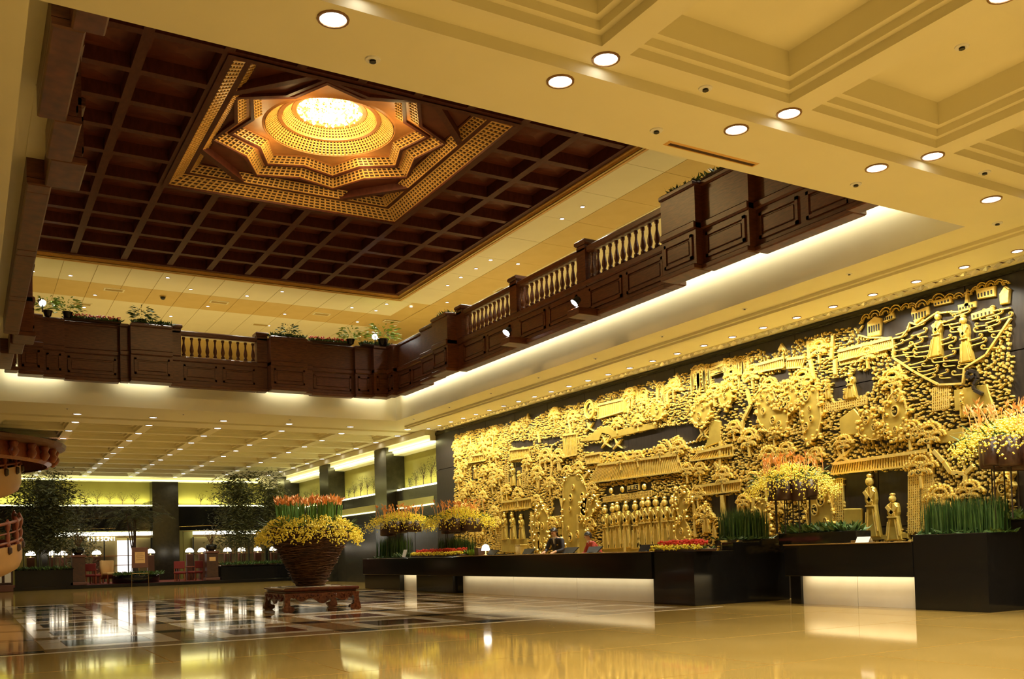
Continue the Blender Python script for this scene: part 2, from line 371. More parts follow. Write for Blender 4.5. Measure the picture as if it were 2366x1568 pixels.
# ---- upper ceiling of panels round the wooden ceiling
WX0, WX1, WY0, WY1 = 1.22, 12.42, 9.65, 28.35
ub = MB()
def uflat(x0, x1, y0, y1, z): ub.quad((x0, y0, z), (x1, y0, z), (x1, y1, z), (x0, y1, z))
for (x0, x1, y0, y1) in ((-6, WX0, -3, 40), (WX1, 21, -3, 40), (WX0, WX1, -3, WY0), (WX0, WX1, WY1, 40)): uflat(x0, x1, y0, y1, ZU + .02)
uc = struct('ceiling_upper', ub, CREAM2, 'gold tinted panelled ceiling over the gallery')
pm = {}
def panel(x0, x1, y0, y1, m):
    k = (round(x1 - x0, 3), round(y1 - y0, 3), m.name)
    if k not in pm:
        a, b = (x1 - x0) / 2 - .006, (y1 - y0) / 2 - .006
        pm[k] = MB().bev(-a, a, -b, b, 0, .018, .004).mesh('ceiling_panel', m)
    link('ceiling_panel', pm[k], uc, loc=((x0 + x1) / 2, (y0 + y1) / 2, ZU))
rows = [(WY1 + .12, 30.35, CREAM), (30.35, 32.15, CREAM2), (32.15, 34.3, CREAM), (34.3, 36.5, CREAM)]
for y0, y1, m in rows:
    for i in range(20):
        x = -2.0 + .88 * i
        if x + .88 < WX1 + 1.0: panel(x, x + .88, y0, y1, m)
cols = [(WX1 + .12, 13.62, CREAM), (13.62, 14.85, CREAM2), (14.85, 16.3, CREAM), (16.3, 18.2, CREAM)]
for x0, x1, m in cols:
    for j in range(13):
        y = WY1 + .12 - 1.76 * (j + 1)
        panel(x0, x1, y, y + 1.76, m)
for x0, x1, m in cols[1:]:
    for y0, y1, m2 in rows: panel(x0, x1, y0, y1, m2 if m is CREAM else m)
# stepped gold trim round the wood
tb = MB()
for k, (o, z0) in enumerate(((.12, ZU), (.06, ZU + .05), (0.0, ZU + .10))):
    oi = o - .06
    for lo, hi in (((WX0 - o, WY0 - o), (WX1 + o, WY1 + o)),):
        L = lambda q, z: [(WX0 - q, WY0 - q, z), (WX1 + q, WY0 - q, z), (WX1 + q, WY1 + q, z), (WX0 - q, WY1 + q, z)]
        tb.ring([L(o, z0), L(oi, z0), L(oi, z0 + .05)])
struct('trim_2', tb, LATT, 'stepped gilt trim framing the wooden ceiling')

# ---- dark wooden coffered ceiling with gilt caisson
DX0, DX1, DY0, DY1 = 4.03, 9.61, 15.95, 22.10
wc = thing('wooden_ceiling', 'dark stained wooden coffered ceiling with glowing caisson in the centre', 'ceiling', (6.82, 19.0, ZD))
def W(x, y, z): return (x - 6.82, y - 19.0, z - ZD)
gx = [WX0 + .12, 2.62, DX0 - .12] + [DX0 + (DX1 - DX0) * i / 5 for i in range(1, 5)] + [DX1 + .12, 11.02, WX1 - .12]
gy = [WY0 + .12] + [WY0 + .12 + (DY0 - .12 - WY0 - .12) * i / 5 for i in range(1, 6)] + [DY0 + (DY1 - DY0) * i / 5 for i in range(1, 5)] + [DY1 + .12 + (WY1 - .12 - DY1 - .12) * i / 5 for i in range(0, 6)]
bw = .085
def in_dome(x, y): return DX0 - .2 < x < DX1 + .2 and DY0 - .2 < y < DY1 + .2
for i, x in enumerate(gx):
    segs = [(WY0, WY1)] if not (DX0 < x < DX1) else [(WY0, DY0 - .12), (DY1 + .12, WY1)]
    for y0, y1 in segs: MB().box(*[v for a, b in zip(W(x - bw, y0, ZD), W(x + bw, y1, ZD + .30)) for v in (a, b)]).build('ceiling_beam', WOODH, wc)
for j, y in enumerate(gy):
    segs = [(WX0, WX1)] if not (DY0 < y < DY1) else [(WX0, DX0 - .12), (DX1 + .12, WX1)]
    for x0, x1 in segs: MB().box(*[v for a, b in zip(W(x0, y - bw, ZD + .002), W(x1, y + bw, ZD + .30)) for v in (a, b)]).build('ceiling_beam', WOODH, wc)
pmesh = {}
for i in range(len(gx) - 1):
    for j in range(len(gy) - 1):
        x0, x1, y0, y1 = gx[i], gx[i + 1], gy[j], gy[j + 1]; cx, cy = (x0 + x1) / 2, (y0 + y1) / 2
        if in_dome(cx, cy): continue
        k = (round(x1 - x0, 2), round(y1 - y0, 2))
        if k not in pmesh:
            a, b = (x1 - x0) / 2, (y1 - y0) / 2
            pmesh[k] = MB().ring([[(sx * (a - q), sy * (b - q), z) for sx, sy in ((-1, -1), (1, -1), (1, 1), (-1, 1))] for q, z in ((0.0, .26), (.2, .26), (a * .9, .20))], True, False, True).mesh('coffer_panel', WOODD)
        link('coffer_panel', pmesh[k], wc, loc=W(cx, cy, ZD))
MB().box(*[v for a, b in zip(W(WX0, WY0, ZD + .30), W(WX1, DY0, ZD + .34)) for v in (a, b)]).build('ceiling_backing', HOLE, wc)
MB().box(*[v for a, b in zip(W(WX0, DY1, ZD + .30), W(WX1, WY1, ZD + .34)) for v in (a, b)]).build('ceiling_backing', HOLE, wc)
MB().box(*[v for a, b in zip(W(WX0, DY0, ZD + .30), W(DX0, DY1, ZD + .34)) for v in (a, b)]).build('ceiling_backing', HOLE, wc)
MB().box(*[v for a, b in zip(W(DX1, DY0, ZD + .30), W(WX1, DY1, ZD + .34)) for v in (a, b)]).build('ceiling_backing', HOLE, wc)
# outer rim beams
L4 = lambda q, z: [W(WX0 + q, WY0 + q, z), W(WX1 - q, WY0 + q, z), W(WX1 - q, WY1 - q, z), W(WX0 + q, WY1 - q, z)]
MB().ring([L4(0, ZD + .3), L4(0, ZD - .02), L4(.2, ZD - .02), L4(.2, ZD + .1)]).build('rim_moulding', WOODH, wc)

# caisson: lattice bands over dark backing
def lattice(loopA, loopB, nbar, nrow, name='lattice_panel', bar=.018, proud=.012, parent=None, close=False):
    """band between two polylines given as matching corner lists; each face gets its own lattice object"""
    n = len(loopA)
    for i in range(n if close else n - 1):
        j = (i + 1) % n
        a0, a1, b0, b1 = (Vector(p) for p in (loopA[i], loopA[j], loopB[i], loopB[j]))
        nrm = (a1 - a0).cross(b0 - a0)
        if nrm.length < 1e-9: continue
        nrm.normalize()
        c = (a0 + a1 + b0 + b1) / 4
        if nrm.dot(c - Vector((0, 0, .9))) > 0: nrm = -nrm
        L = (a1 - a0).length; k = max(2, int(round(L * nbar)))
        MB().quad(tuple(a0), tuple(a1), tuple(b1), tuple(b0)).build('lattice_backing', HOLE, parent)
        mb = MB()
        def bar_q(p, q, wv, th):
            u = (q - p).normalized(); s = u.cross(nrm) * wv
            vs = [p + s, p - s, q - s, q + s]; top = [v + nrm * th for v in vs]
            mb.add([tuple(v) for v in vs + top], [(4, 5, 6, 7), (0, 1, 5, 4), (1, 2, 6, 5), (2, 3, 7, 6), (3, 0, 4, 7)])
        for t in range(k + 1):
            f = t / k; bar_q(a0.lerp(a1, f), b0.lerp(b1, f), bar, proud * 2)
        for t in range(nrow + 1):
            f = t / nrow; bar_q(a0.lerp(b0, f), a1.lerp(b1, f), bar * .8, proud)
        mb.build(name, LATT, parent, stuff=True)
def rect(hx, hy, z): return [(-hx, -hy, z), (hx, -hy, z), (hx, hy, z), (-hx, hy, z)]
HX, HY = (DX1 - DX0) / 2, (DY1 - DY0) / 2
cz = thing('caisson', 'gilt lattice caisson dome with stars and rings in the wooden ceiling', 'caisson', ((DX0 + DX1) / 2, (DY0 + DY1) / 2, ZD))
MB().ring([rect(HX + .12, HY + .12, -.03), rect(HX, HY, -.03), rect(HX, HY, .03)]).build('caisson_frame', WOODH, cz)
lattice(rect(HX, HY, .03), rect(HX - .28, HY - .28, .20), 7, 4, parent=cz, close=True)
MB().ring([rect(HX - .27, HY - .27, .20), rect(HX - .40, HY - .40, .19), rect(HX - .40, HY - .40, .22)]).build('caisson_ledge', WOODH, cz)
lattice(rect(HX - .40, HY - .40, .22), rect(HX - .56, HY - .56, .36), 8, 3, parent=cz, close=True, bar=.015)
SY = HY / HX
def star(ro, ri, z, rot=0, n=8, sy=1.0): return [((ro if k % 2 == 0 else ri) * math.cos(rot + k * PI / n), (ro if k % 2 == 0 else ri) * math.sin(rot + k * PI / n) * sy, z) for k in range(2 * n)]
def onrect(hx, hy, z, rot, n=16):
    out = []
    for k in range(n):
        a = rot + 2 * PI * k / n; c, s_ = math.cos(a), math.sin(a) * SY; f = min(hx / abs(c) if abs(c) > 1e-6 else 1e9, hy / abs(s_) if abs(s_) > 1e-6 else 1e9); out.append((c * f, s_ * f, z))
    return out
R0 = PI / 8
MB().ring([onrect(HX - .55, HY - .55, .37, R0), star(2.42, 1.98, .37, R0, 8, SY)]).build('caisson_soffit', WOODD, cz)
MB().ring([rect(HX - .54, HY - .54, .36), rect(HX - .62, HY - .62, .35), rect(HX - .62, HY - .62, .375)]).build('caisson_ledge', WOODH, cz)
def star_tier(ro, ri, z0, z1, inset, led):
    S_ = lambda d, z: star(ro - d, ri - d * .82, z, R0, 8, SY)
    MB().ring([S_(-.09, z0 + .02), S_(-.09, z0 - .05), S_(0, z0 - .05), S_(0, z0)]).build('star_moulding', WOODH, cz)
    lattice(S_(0, z0), S_(inset, z1), 8, 3, parent=cz, close=True, bar=.015)
    MB().ring([S_(inset, z1), S_(inset, z1 - .015), S_(inset + led * .5, z1 - .015), S_(inset + led * .5, z1), S_(inset + led, z1)]).build('star_ledge', WOODL, cz)
star_tier(2.40, 1.96, .36, .50, .20, .14)
star_tier(2.02, 1.62, .50, .62, .18, .10)
# square beams crossing at 45 degrees carry the outer star
for k in range(4):
    a = PI / 4 + k * PI / 2
    c = Vector((math.cos(a) * 2.60, math.sin(a) * 2.60 * SY, .20)); t = Vector((-math.sin(a), math.cos(a) * SY, 0)).normalized()
    p, q = c - t * 1.15, c + t * 1.15; nn = Vector((math.cos(a), math.sin(a), 0)) * .07
    MB().add([tuple(v) for v in (p - nn, q - nn, q + nn, p + nn, p - nn + Vector((0, 0, .22)), q - nn + Vector((0, 0, .22)), q + nn + Vector((0, 0, .22)), p + nn + Vector((0, 0, .22)))],
             [(0, 1, 2, 3), (0, 1, 5, 4), (2, 3, 7, 6), (1, 2, 6, 5), (3, 0, 4, 7)]).build('corner_beam', WOODH, cz)
circ = lambda r, z, n=48: [(r * math.cos(2 * PI * i / n), r * math.sin(2 * PI * i / n), z) for i in range(n)]
N = 48
MB().ring([star(1.80, 1.74, .625, 0, 24, SY), circ(1.42, .62), circ(1.38, .60), circ(1.37, .63)]).build('ring_plate', WOODL, cz)
def ring_lattice(r0, z0, r1, z1, nb, nr):
    MB().ring([circ(r0 + .02, z0, nb), circ(r1 + .02, z1 + .01, nb)]).build('lattice_backing', HOLE, cz)
    mb = MB()
    for i in range(nb):
        a = 2 * PI * i / nb; d = .45 * PI / nb
        for s0 in (0,):
            vs = []
            for (r, z) in ((r0, z0), (r1, z1)):
                for da in (-d, d): vs.append((r * math.cos(a + da), r * math.sin(a + da), z))
            vs2 = [(x * .985, y * .985, z - .012) for x, y, z in vs]
            mb.add(vs + vs2, [(4, 5, 7, 6), (0, 2, 6, 4), (1, 3, 7, 5)])
    for k in range(nr + 1):
        f = k / nr; r = r0 + (r1 - r0) * f - .006; z = z0 + (z1 - z0) * f
        mb.ring([circ(r, z - .012, nb), circ(r - .004, z + .012, nb)])
    mb.build('ring_lattice', LATT, cz, stuff=True)
ring_lattice(1.36, .63, 1.10, .83, 96, 5)
MB().ring([circ(1.11, .83), circ(1.08, .80), circ(1.00, .80), circ(.99, .84)]).build('ring_moulding', WOODL, cz)
ring_lattice(.99, .84, .80, 1.0, 84, 4)
MB().ring([circ(.81, 1.0), circ(.79, .97), circ(.70, .97), circ(.69, 1.02)]).build('ring_moulding', WOODL, cz)
MB().ring([circ(.70, 1.03), circ(.01, 1.03)]).build('crown_backing', LATT, cz)
cc = MB(); rr = random.Random(3)
for k in range(420):
    a = rr.uniform(0, 2 * PI); r = .66 * math.sqrt(rr.random()); s = rr.uniform(.018, .045)
    cc.octa((r * math.cos(a), r * math.sin(a), rr.uniform(.93, 1.02)), s)
cc.build('crystal_cluster', CRYSTL, cz, stuff=True)
cc = MB()
for k in range(160):
    a = rr.uniform(0, 2 * PI); r = .66 * math.sqrt(rr.random()); s = rr.uniform(.012, .03)
    cc.octa((r * math.cos(a), r * math.sin(a), rr.uniform(.90, .97)), s)
cc.build('crystal_shade', LATT, cz, stuff=True)
pl = bpy.data.lights.new('crown_light', 'POINT'); pl.energy = 190; pl.color = (1.0, .70, .28); pl.shadow_soft_size = .35; link('crown_light', pl, cz, loc=(0, 0, .72))
for k in range(4):
    a = PI / 4 + k * PI / 2
    p2 = bpy.data.lights.new('cove_light', 'POINT'); p2.energy = 16; p2.color = (1.0, .70, .28); p2.shadow_soft_size = .15
    link('cove_light', p2, cz, loc=(math.cos(a) * 1.6, math.sin(a) * 1.6, .12))
MB().ring([rect(HX + .1, HY + .1, .0), rect(HX + .1, HY + .1, 1.2)], True, False, True).build('caisson_box', HOLE, cz)
# ================================================================ GALLERY BALCONY
BX0, BX1, BY0, BY1 = 1.00, 12.22, 8.92, 29.0
ZB = 6.33
bal_me = MB().lathe([(.055, 0), (.055, .05), (.035, .07), (.045, .10), (.062, .17), (.055, .24), (.030, .36), (.026, .42), (.034, .46), (.026, .47), (.048, .51), (.048, .56)], n=10).mesh('baluster', WOOD, True)
def seg(root, s0, s1, o, kind, npan=1, top=8.02):
    """one length of the parapet; s along, o how far it steps into the void"""
    b = o - .25 if o < .25 else -.03
    MB().box(s0, s1, b, o, ZB + .10, 7.24).build('parapet_wall', WOOD, root)
    MB().bev(s0 - .0, s1 + .0, b, o + .06, ZB, ZB + .11, .02).build('base_moulding', WOOD, root)
    MB().bev(s0, s1, b, o + .05, 7.09, 7.25, .03).build('ledge_moulding', WOOD, root)
    if o > 0: MB().box(s0, s1, -.26, b + .002, 6.70, 6.74).build('cove_soffit', CREAM, root)
    L = (s1 - s0) / npan
    for i in range(npan):
        a, c = s0 + i * L + .09, s0 + (i + 1) * L - .09
        if c - a < .15: continue
        fr = MB(); y0, y1 = o, o + .03
        for (q, r, t, u) in ((a, c, 6.54, 6.60), (a, c, 6.95, 7.01), (a, a + .06, 6.54, 7.01), (c - .06, c, 6.54, 7.01)): fr.box(q, r, y0, y1, t, u)
        fr.build('panel_frame', WOOD, root)
        MB().bev(a + .10, c - .10, o, o + .02, 6.64, 6.91, .015).build('raised_panel', WOOD, root) if c - a > .4 else None
    if kind == 'wall':
        MB().box(s0, s1, b, o, 7.24, top - .1).build('parapet_wall', WOOD, root)
        MB().bev(s0, s1, b - .02, o + .05, top - .11, top, .03).build('cap_moulding', WOOD, root)
    else:
        MB().bev(s0, s1, -.16, .02, 7.87, 8.03, .03).build('hand_rail', WOOD, root)
        n = max(2, int(round((s1 - s0) / .235)))
        for i in range(n):
            link('baluster', bal_me, root, loc=(s0 + (i + .5) * (s1 - s0) / n, -.07, 7.28))
def post(root, s, o=.05):
    MB().bev(s - .17, s + .17, -.27, o, 7.24, 8.07, .02).build('newel_post', WOOD, root)
    MB().bev(s - .21, s + .21, -.31, o + .04, 8.07, 8.19, .03).build('newel_cap', WOOD, root)
def side(rz, loc, half, long_, label):
    r = thing('balcony_parapet', label, 'balcony', loc, rz)
    if long_:
        for s in (-3.08, 0.0, 3.08): seg(r, s - 1.38, s + 1.38, 0, 'rail', 2)
        for s in (-1.54, 1.54, -4.6, 4.6):
            seg(r, s - .16, s + .16, 0, 'wall'); post(r, s)
        for g in (-1, 1):
            def sg(a, c, *k): seg(r, min(g * a, g * c), max(g * a, g * c), *k)
            sg(4.76, 5.75, .35, 'wall'); sg(5.75, 6.95, .17, 'wall'); sg(6.95, half - .95, 0, 'wall', 2); sg(half - .95, half - .45, .17, 'wall')
    else:
        seg(r, -1.15, 1.15, 0, 'rail', 2)
        for s in (-1.3, 1.3): seg(r, s - .15, s + .15, 0, 'wall'); post(r, s)
        for g in (-1, 1):
            def sg(a, c, *k): seg(r, min(g * a, g * c), max(g * a, g * c), *k)
            sg(1.45, 2.6, .45, 'wall'); sg(2.6, 2.85, .2, 'wall'); sg(2.85, 4.3, 0, 'wall'); sg(4.3, 4.85, .17, 'wall'); sg(4.85, half - .15, .42, 'wall')
    return r
side(PI / 2, (BX1, 19.0, 0), 10.05, True, 'dark wooden gallery parapet above the gold mural wall')
side(PI, (6.72, BY1, 0), 5.62, False, 'dark wooden gallery parapet facing us at the far end of the void')
side(-PI / 2, (BX0, 19.0, 0), 10.05, True, 'dark wooden gallery parapet along the left picture edge')
side(0, (6.61, BY0, 0), 5.62, False, 'dark wooden gallery parapet on the near side above the cream beam')
# flood lamps on brackets and on the rail
def flood(loc, tgt, label, e, bracket=None):
    t = thing('flood_lamp', label, 'lamp', loc, 0, 'bright flood lamps on the gallery')
    d = (Vector(tgt) - Vector(loc)).normalized()
    q = d.to_track_quat('Z', 'Y').to_matrix().to_4x4()
    def tr(mb):
        mb.v = [tuple(q @ Vector(v)) for v in mb.v]; return mb
    tr(MB().lathe([(.03, -.16), (.07, -.14), (.095, 0), (.10, .02)], n=14, cap1=False)).build('lamp_housing', DARKM, t, True)
    tr(MB().lathe([(.09, .0), (.06, .03), (.01, .045)], n=14)).build('lamp_lens', FLOODL, t, True)
    if bracket:
        MB().bev(*bracket, .01).build('lamp_bracket', WOOD, t)
    else: MB().tube([(0, 0, 0), (0, 0, -.25)], .02, 6).build('lamp_stem', DARKM, t)
    if e: spot(t, tuple(d * .06), e, (1.0, .92, .80), .9, .6, .05, tuple(d * 3))
FLOODL = mat('flood_lens', (1, 1, 1), .3, emit=(1.0, .97, .92), estr=40, sample=False)
flood((11.72, 17.1, 6.62), (6.5, 18.6, 1), 'flood lamp on the nearer bracket of the mural side parapet', 900, (-.05, .55, -.22, .22, -.30, -.14))
flood((11.72, 20.15, 6.62), (6.6, 19.6, 1), 'flood lamp on the farther bracket of the mural side parapet', 1500, (-.05, .55, -.22, .22, -.30, -.14))
flood((11.62, 28.55, 8.30), (6.44, 19.8, 1.5), 'flood lamp on the far rail among bright plants', 900)
flood((1.85, 28.45, 8.30), (6.44, 19.8, 1.5), 'flood lamp on the far rail at the left corner', 900)

# ================================================================ DOWNLIGHTS
def disc(r, n=14): return MB().lathe([(r, 0), (r * .98, .004)], n=n, cap0=True, cap1=True)
def dl_mesh(r):
    t = MB().ring([[(q * math.cos(2 * PI * i / 16), q * math.sin(2 * PI * i / 16), z) for i in range(16)] for q, z in ((r * 1.22, 0), (r * 1.2, -.012), (r * 1.02, -.012), (r, 0))]).mesh('lamp_trim', TRIM)
    l = MB().lathe([(r, -.004), (r * .9, -.008)], n=16).mesh('lamp_lens', LAMP)
    return t, l
DLM = {r: dl_mesh(r) for r in (.115, .075, .055)}
def downlight(x, y, z, r, e, label, group, size=2.3, color=WARM, target=None, lr=.05):
    t = thing('downlight', label, 'downlight', (x, y, z), 0, group)
    a, b = DLM[r]; link('lamp_trim', a, t); link('lamp_lens', b, t)
    if e: spot(t, (0, 0, -.21 if r > .1 else -.03), e, color, size, .85, lr, target if target else (0, 0, -1))
for i in range(7): downlight(.43 + 2.325 * i, 7.55, ZC, .115, E_NEAR * (.4 if i < 2 else 1), '%s large downlight from the left on the flat beam beside the void' % ordn(i) if i else 'large downlight on the flat beam outside the left picture edge', 'near downlights in the flat band')
for j in range(0, 5):  # rows past the first are out of view, added for ambient light
    for i in range(-1 if j else 1, 6):
        lab = '%s large downlight from the left on the first near coffer beam' % ordn(i) if j == 0 else 'unseen large downlight added for ambient light on a coffer beam above and behind us'
        downlight(.43 + 2.47 * i, 7.185 - 2.47 * j, ZN, .115, E_NEAR * (.25 if i < 2 else 1.0), lab, 'near downlights on the coffer beams')
for i in range(26):
    y = 7.65 + .905 * i
    downlight(14.28, y, ZC - DROP, .075, E_MURAL, '%s small downlight from the far left in the row washing the gold mural' % ordn(26 - i), 'mural wall washers', 2.0, (1.0, .95, .76), (.24, 0, -1), .04)
for k, y in enumerate([31.4] + RY):
    for i in range(1, 7):
        x = (2.97 - 2.2 + 2.2 * i) if k == 0 else .82 + 2.255 * i
        if x > 14.6: continue
        downlight(x, y, ZC, .115, E_BACK * (.22 if k > 6 else 1.0) if (k % 2 == i % 2) else 0, 'small downlight in the rear ceiling, %s row behind the void, %s from the left' % (ordn(k + 1), ordn(i)), 'rear ceiling downlights', 2.6)
ul = [(2.69, 29.86), (3.55, 31.73), (5.23, 28.91), (6.08, 29.87), (7.82, 29.88), (8.68, 28.94), (11.34, 29.85), (12.22, 29.88), (12.23, 28.96), (13.11, 28.93), (13.12, 26.15), (13.98, 27.93), (13.1, 25.2), (13.11, 24.23), (13.11, 23.33), (14.01, 23.31), (13.14, 19.63), (13.14, 18.71), (9.55, 31.59), (6.98, 31.64), (6.13, 33.44), (3.4, 33.4), (12.2, 31.6), (15.3, 21.5), (15.3, 18.2), (15.3, 16.2), (15.3, 24.9), (15.3, 27.5), (9.5, 33.4), (1.7, 29.86), (14.0, 14.0), (13.1, 13.0), (0.6, 20.0), (0.4, 14.0), (-.4, 25.0), (4.0, 8.2), (9.0, 8.2)]
for x, y in ul:
    lab = 'small downlight in the gallery ceiling beside the dark wood' if (x < 13.3 and y < 30.4) else 'small downlight in the gallery ceiling behind the balcony rail'
    downlight(x, y, ZU, .055, E_UP, lab, 'gallery ceiling downlights', 2.6)
for x, y in ((17, 15), (18, 22), (17, 29), (12, 36), (6, 37), (1, 36), (-3, 24), (-3, 14), (6, 3)):
    downlight(x, y, ZU, .055, E_UP * 2.5, 'small downlight in the gallery ceiling behind the balcony rail', 'gallery ceiling downlights', 2.6)
# sprinklers, vents, camera dome
sp_a = MB().lathe([(.075, 0), (.07, -.012), (.045, -.014)], n=12, cap1=True).mesh('sprinkler_plate', PAPER); sp_b = MB().lathe([(.03, -.012), (.032, -.018), (.012, -.026), (.034, -.030), (.03, -.033)], n=8).mesh('sprinkler_head', DARKM)
def sprink(x, y, z, sc, label, group):
    t = thing('sprinkler', label, 'sprinkler', (x, y, z), 0, group); t.scale = (sc,) * 3
    link('sprinkler_plate', sp_a, t); link('sprinkler_head', sp_b, t)
for x, y in ((3.3, 8.01), (6.62, 7.97), (9.92, 8.02), (13.04, 8.09), (6.63, 7.18), (11.38, 7.2)):
    sprink(x, y, ZN if y < 7.3 else ZC, 1, 'small dark sprinkler in the near cream ceiling beams', 'near ceiling sprinklers')
sprink(9.1, 5.95, ZN + .46, 1, 'small dark sprinkler inside a near coffer panel', 'near coffer sprinkler')
for y in (10.8, 13.3, 15.8, 18.3, 20.9, 23.5, 26.2, 28.9): sprink(13.1, y, ZC, .7, 'tiny sprinkler on the flat ceiling band by the mural', 'mural side sprinklers')
for x in (2.6, 5.9, 9.3): sprink(x, 30.4, ZC, .7, 'tiny sprinkler on the flat ceiling band past the void', 'rear band sprinklers')
def vent(x, y, rz, label):
    t = thing('air_vent', label, 'vent', (x, y, ZU), rz, 'gallery ceiling vents')
    MB().ring([rect(.30, .16, 0), rect(.29, .15, -.015), rect(.25, .11, -.015), rect(.25, .11, 0)]).build('vent_frame', CREAM, t)
    MB().box(-.25, .25, -.11, .11, -.003, -.001).build('vent_back', DARKM, t)
    for k in range(5): MB().box(-.25, .25, -.095 + k * .042, -.075 + k * .042, -.012, -.004).build('vent_slat', CREAM2, t)
for x, y, rz in ((4.0, 30.9, 0), (7.2, 31.0, 0), (10.7, 31.1, 0), (13.3, 31.1, 0), (14.9, 25.9, PI / 2), (15.0, 20.6, PI / 2), (15.0, 16.0, PI / 2), (3.3, 33.0, 0), (9.2, 33.4, 0)):
    vent(x, y, rz, 'square louvred air vent in the gallery ceiling')
t = thing('dome_camera', 'dark dome camera on the gold gallery ceiling strip', 'camera', (5.45, 31.0, ZU)); MB().lathe([(.10, 0), (.10, -.03)], n=14).build('camera_base', CREAM2, t); MB().lathe([(.085, -.03), (.07, -.09), (.03, -.12), (.005, -.125)], n=14).build('camera_dome', SCREEN, t, True)
t = thing('slot_vent', 'long dark slot vent in the near cream beam', 'vent', (7.62, 8.17, ZC)); MB().ring([rect(.70, .06, 0), rect(.68, .045, -.01), rect(.66, .03, -.01), rect(.66, .03, 0)]).build('vent_frame', LATT, t); MB().box(-.66, .66, -.03, .03, -.004, -.001).build('vent_back', HOLE, t)
# crystal slot above the mural
cs = thing('crystal_light_slot', 'long ceiling slot of faceted crystals in front of the gold mural', 'light fitting', (14.62, 19.0, ZC - DROP))
MB().box(-.07, .07, -11.4, 11.5, -.004, -.001).build('slot_back', HOLE, cs)
MB().box(-.09, -.07, -11.4, 11.5, -.015, 0).build('slot_edge', CREAM, cs); MB().box(.07, .09, -11.4, 11.5, -.015, 0).build('slot_edge', CREAM, cs)
c1 = MB().add([(-.06, -.08, -.006), (.06, -.08, -.006), (.06, .0, -.06), (-.06, 0, -.06), (-.06, .08, -.006), (.06, .08, -.006), (.0, -.04, -.07)], [(0, 1, 2, 3), (3, 2, 5, 4), (0, 3, 4), (1, 5, 2), (0, 1, 6), (1, 2, 6), (2, 3, 6), (3, 0, 6)]).mesh('crystal', CRYST)
for k in range(112):
    o = link('crystal', c1, cs, loc=(0, -11.3 + .204 * k, 0)); o.rotation_euler = (0, 0, (PI if k % 2 else 0)); o.scale = (1, 1, R.uniform(.6, 1.3))
ROOFS = [([(28.36,4.45),(27.27,4.43),(27.24,4.2),(28.52,4.23)],9),([(25.63,4.37),(24.45,4.31),(24.47,4.03),(25.65,4.04)],12),([(22.56,4.46),(21.86,4.43),(21.89,3.83),(22.56,3.82)],9),([(20.87,3.44),(17.57,3.38),(17.39,2.96),(21.32,2.98)],52),([(26.25,2.74),(24.41,2.76),(24.43,2.48),(26.31,2.47)],18),([(17.04,2.55),(15.43,2.58),(15.49,2.36),(17.0,2.33)],22),([(16.83,3.35),(15.67,3.4),(15.66,3.16),(17.13,3.18)],16),([(20.79,5.07),(19.64,5.05),(19.66,4.74),(20.81,4.7)],14),([(16.25,5.31),(15.83,5.31),(15.84,5.09),(16.29,5.1)],8),([(14.89,5.05),(14.06,5.06),(14.07,4.86),(14.9,4.89)],16),([(13.97,5.01),(13.48,4.96),(13.57,4.77),(13.98,4.82)],8),([(12.63,4.91),(11.4,4.91),(11.36,4.73),(12.62,4.72)],30),([(12.85,2.7),(10.67,2.74),(10.64,2.49),(12.93,2.5)],38),([(21.48,3.76),(20.76,3.76),(20.77,3.5),(21.43,3.53)],10),([(16.31,5.22),(15.85,5.26),(15.86,5.1),(16.27,5.07)],9),([(19.47,4.93),(19.41,4.97),(19.42,4.67),(19.48,4.68)],2)]
RAILS = [([(12.62,4.71),(11.54,4.71),(11.55,4.63),(12.62,4.63)],30,2),([(14.69,4.55),(13.91,4.55),(13.92,4.4),(14.79,4.45)],16,3),([(13.11,3.92),(12.02,3.91),(12.03,3.77),(13.12,3.75)],20,3),([(23.39,2.12),(22.58,2.14),(22.59,1.84),(23.37,1.83)],10,4),([(20.69,2.55),(18.62,2.58),(18.62,2.44),(20.7,2.41)],34,2),([(12.88,2.39),(12.65,2.4),(12.71,1.16),(12.94,1.15)],5,26),([(11.15,2.43),(10.9,2.43),(10.95,1.29),(11.21,1.27)],6,26),([(10.89,2.43),(10.65,2.44),(10.7,1.37),(10.94,1.32)],6,26),([(10.59,3.84),(10.28,3.84),(10.29,3.44),(10.61,3.43)],8,8),([(26.14,3.89),(25.79,3.9),(25.83,3.15),(26.14,3.16)],2,12),([(24.89,3.92),(24.56,3.91),(24.64,3.15),(24.93,3.15)],2,12),([(26.58,2.44),(26.31,2.45),(26.38,1.18),(26.65,1.19)],2,18),([(9.88,3.32),(9.47,3.34),(9.47,3.24),(9.89,3.22)],10,2)]
WALLS = [[(21.7,4.18),(20.76,4.44),(20.37,4.45),(20.07,4.28),(18.31,4.28),(18.3,4.13),(20.18,4.09),(20.36,4.21),(20.67,4.3),(20.84,4.11)],[(16.42,3.98),(16.23,4.05),(16.05,3.99),(16.05,3.52),(16.58,3.43),(16.45,3.73)],[(10.19,3.74),(9.56,3.74),(9.47,3.37),(10.19,3.37)],[(12.66,1.8),(12.23,1.78),(12.25,1.31),(12.69,1.29)],[(20.76,5.07),(19.52,5.05),(19.54,4.69),(20.78,4.69)],[(26.31,1.56),(24.72,1.54),(24.75,1.11),(26.34,1.14)],[(20.76,1.24),(17.72,1.32),(17.74,1.01),(20.77,1.06)],[(23.37,1.75),(22.63,1.76),(22.64,1.6),(23.38,1.61)],[(12.69,1.23),(11.21,1.27),(11.21,1.19),(12.69,1.14)],[(12.69,3.58),(12.32,3.74),(12.08,3.44),(12.16,3.21),(12.67,3.25)],[(10.51,3.01),(10.03,3.08),(10.02,2.84),(10.48,2.84)]]
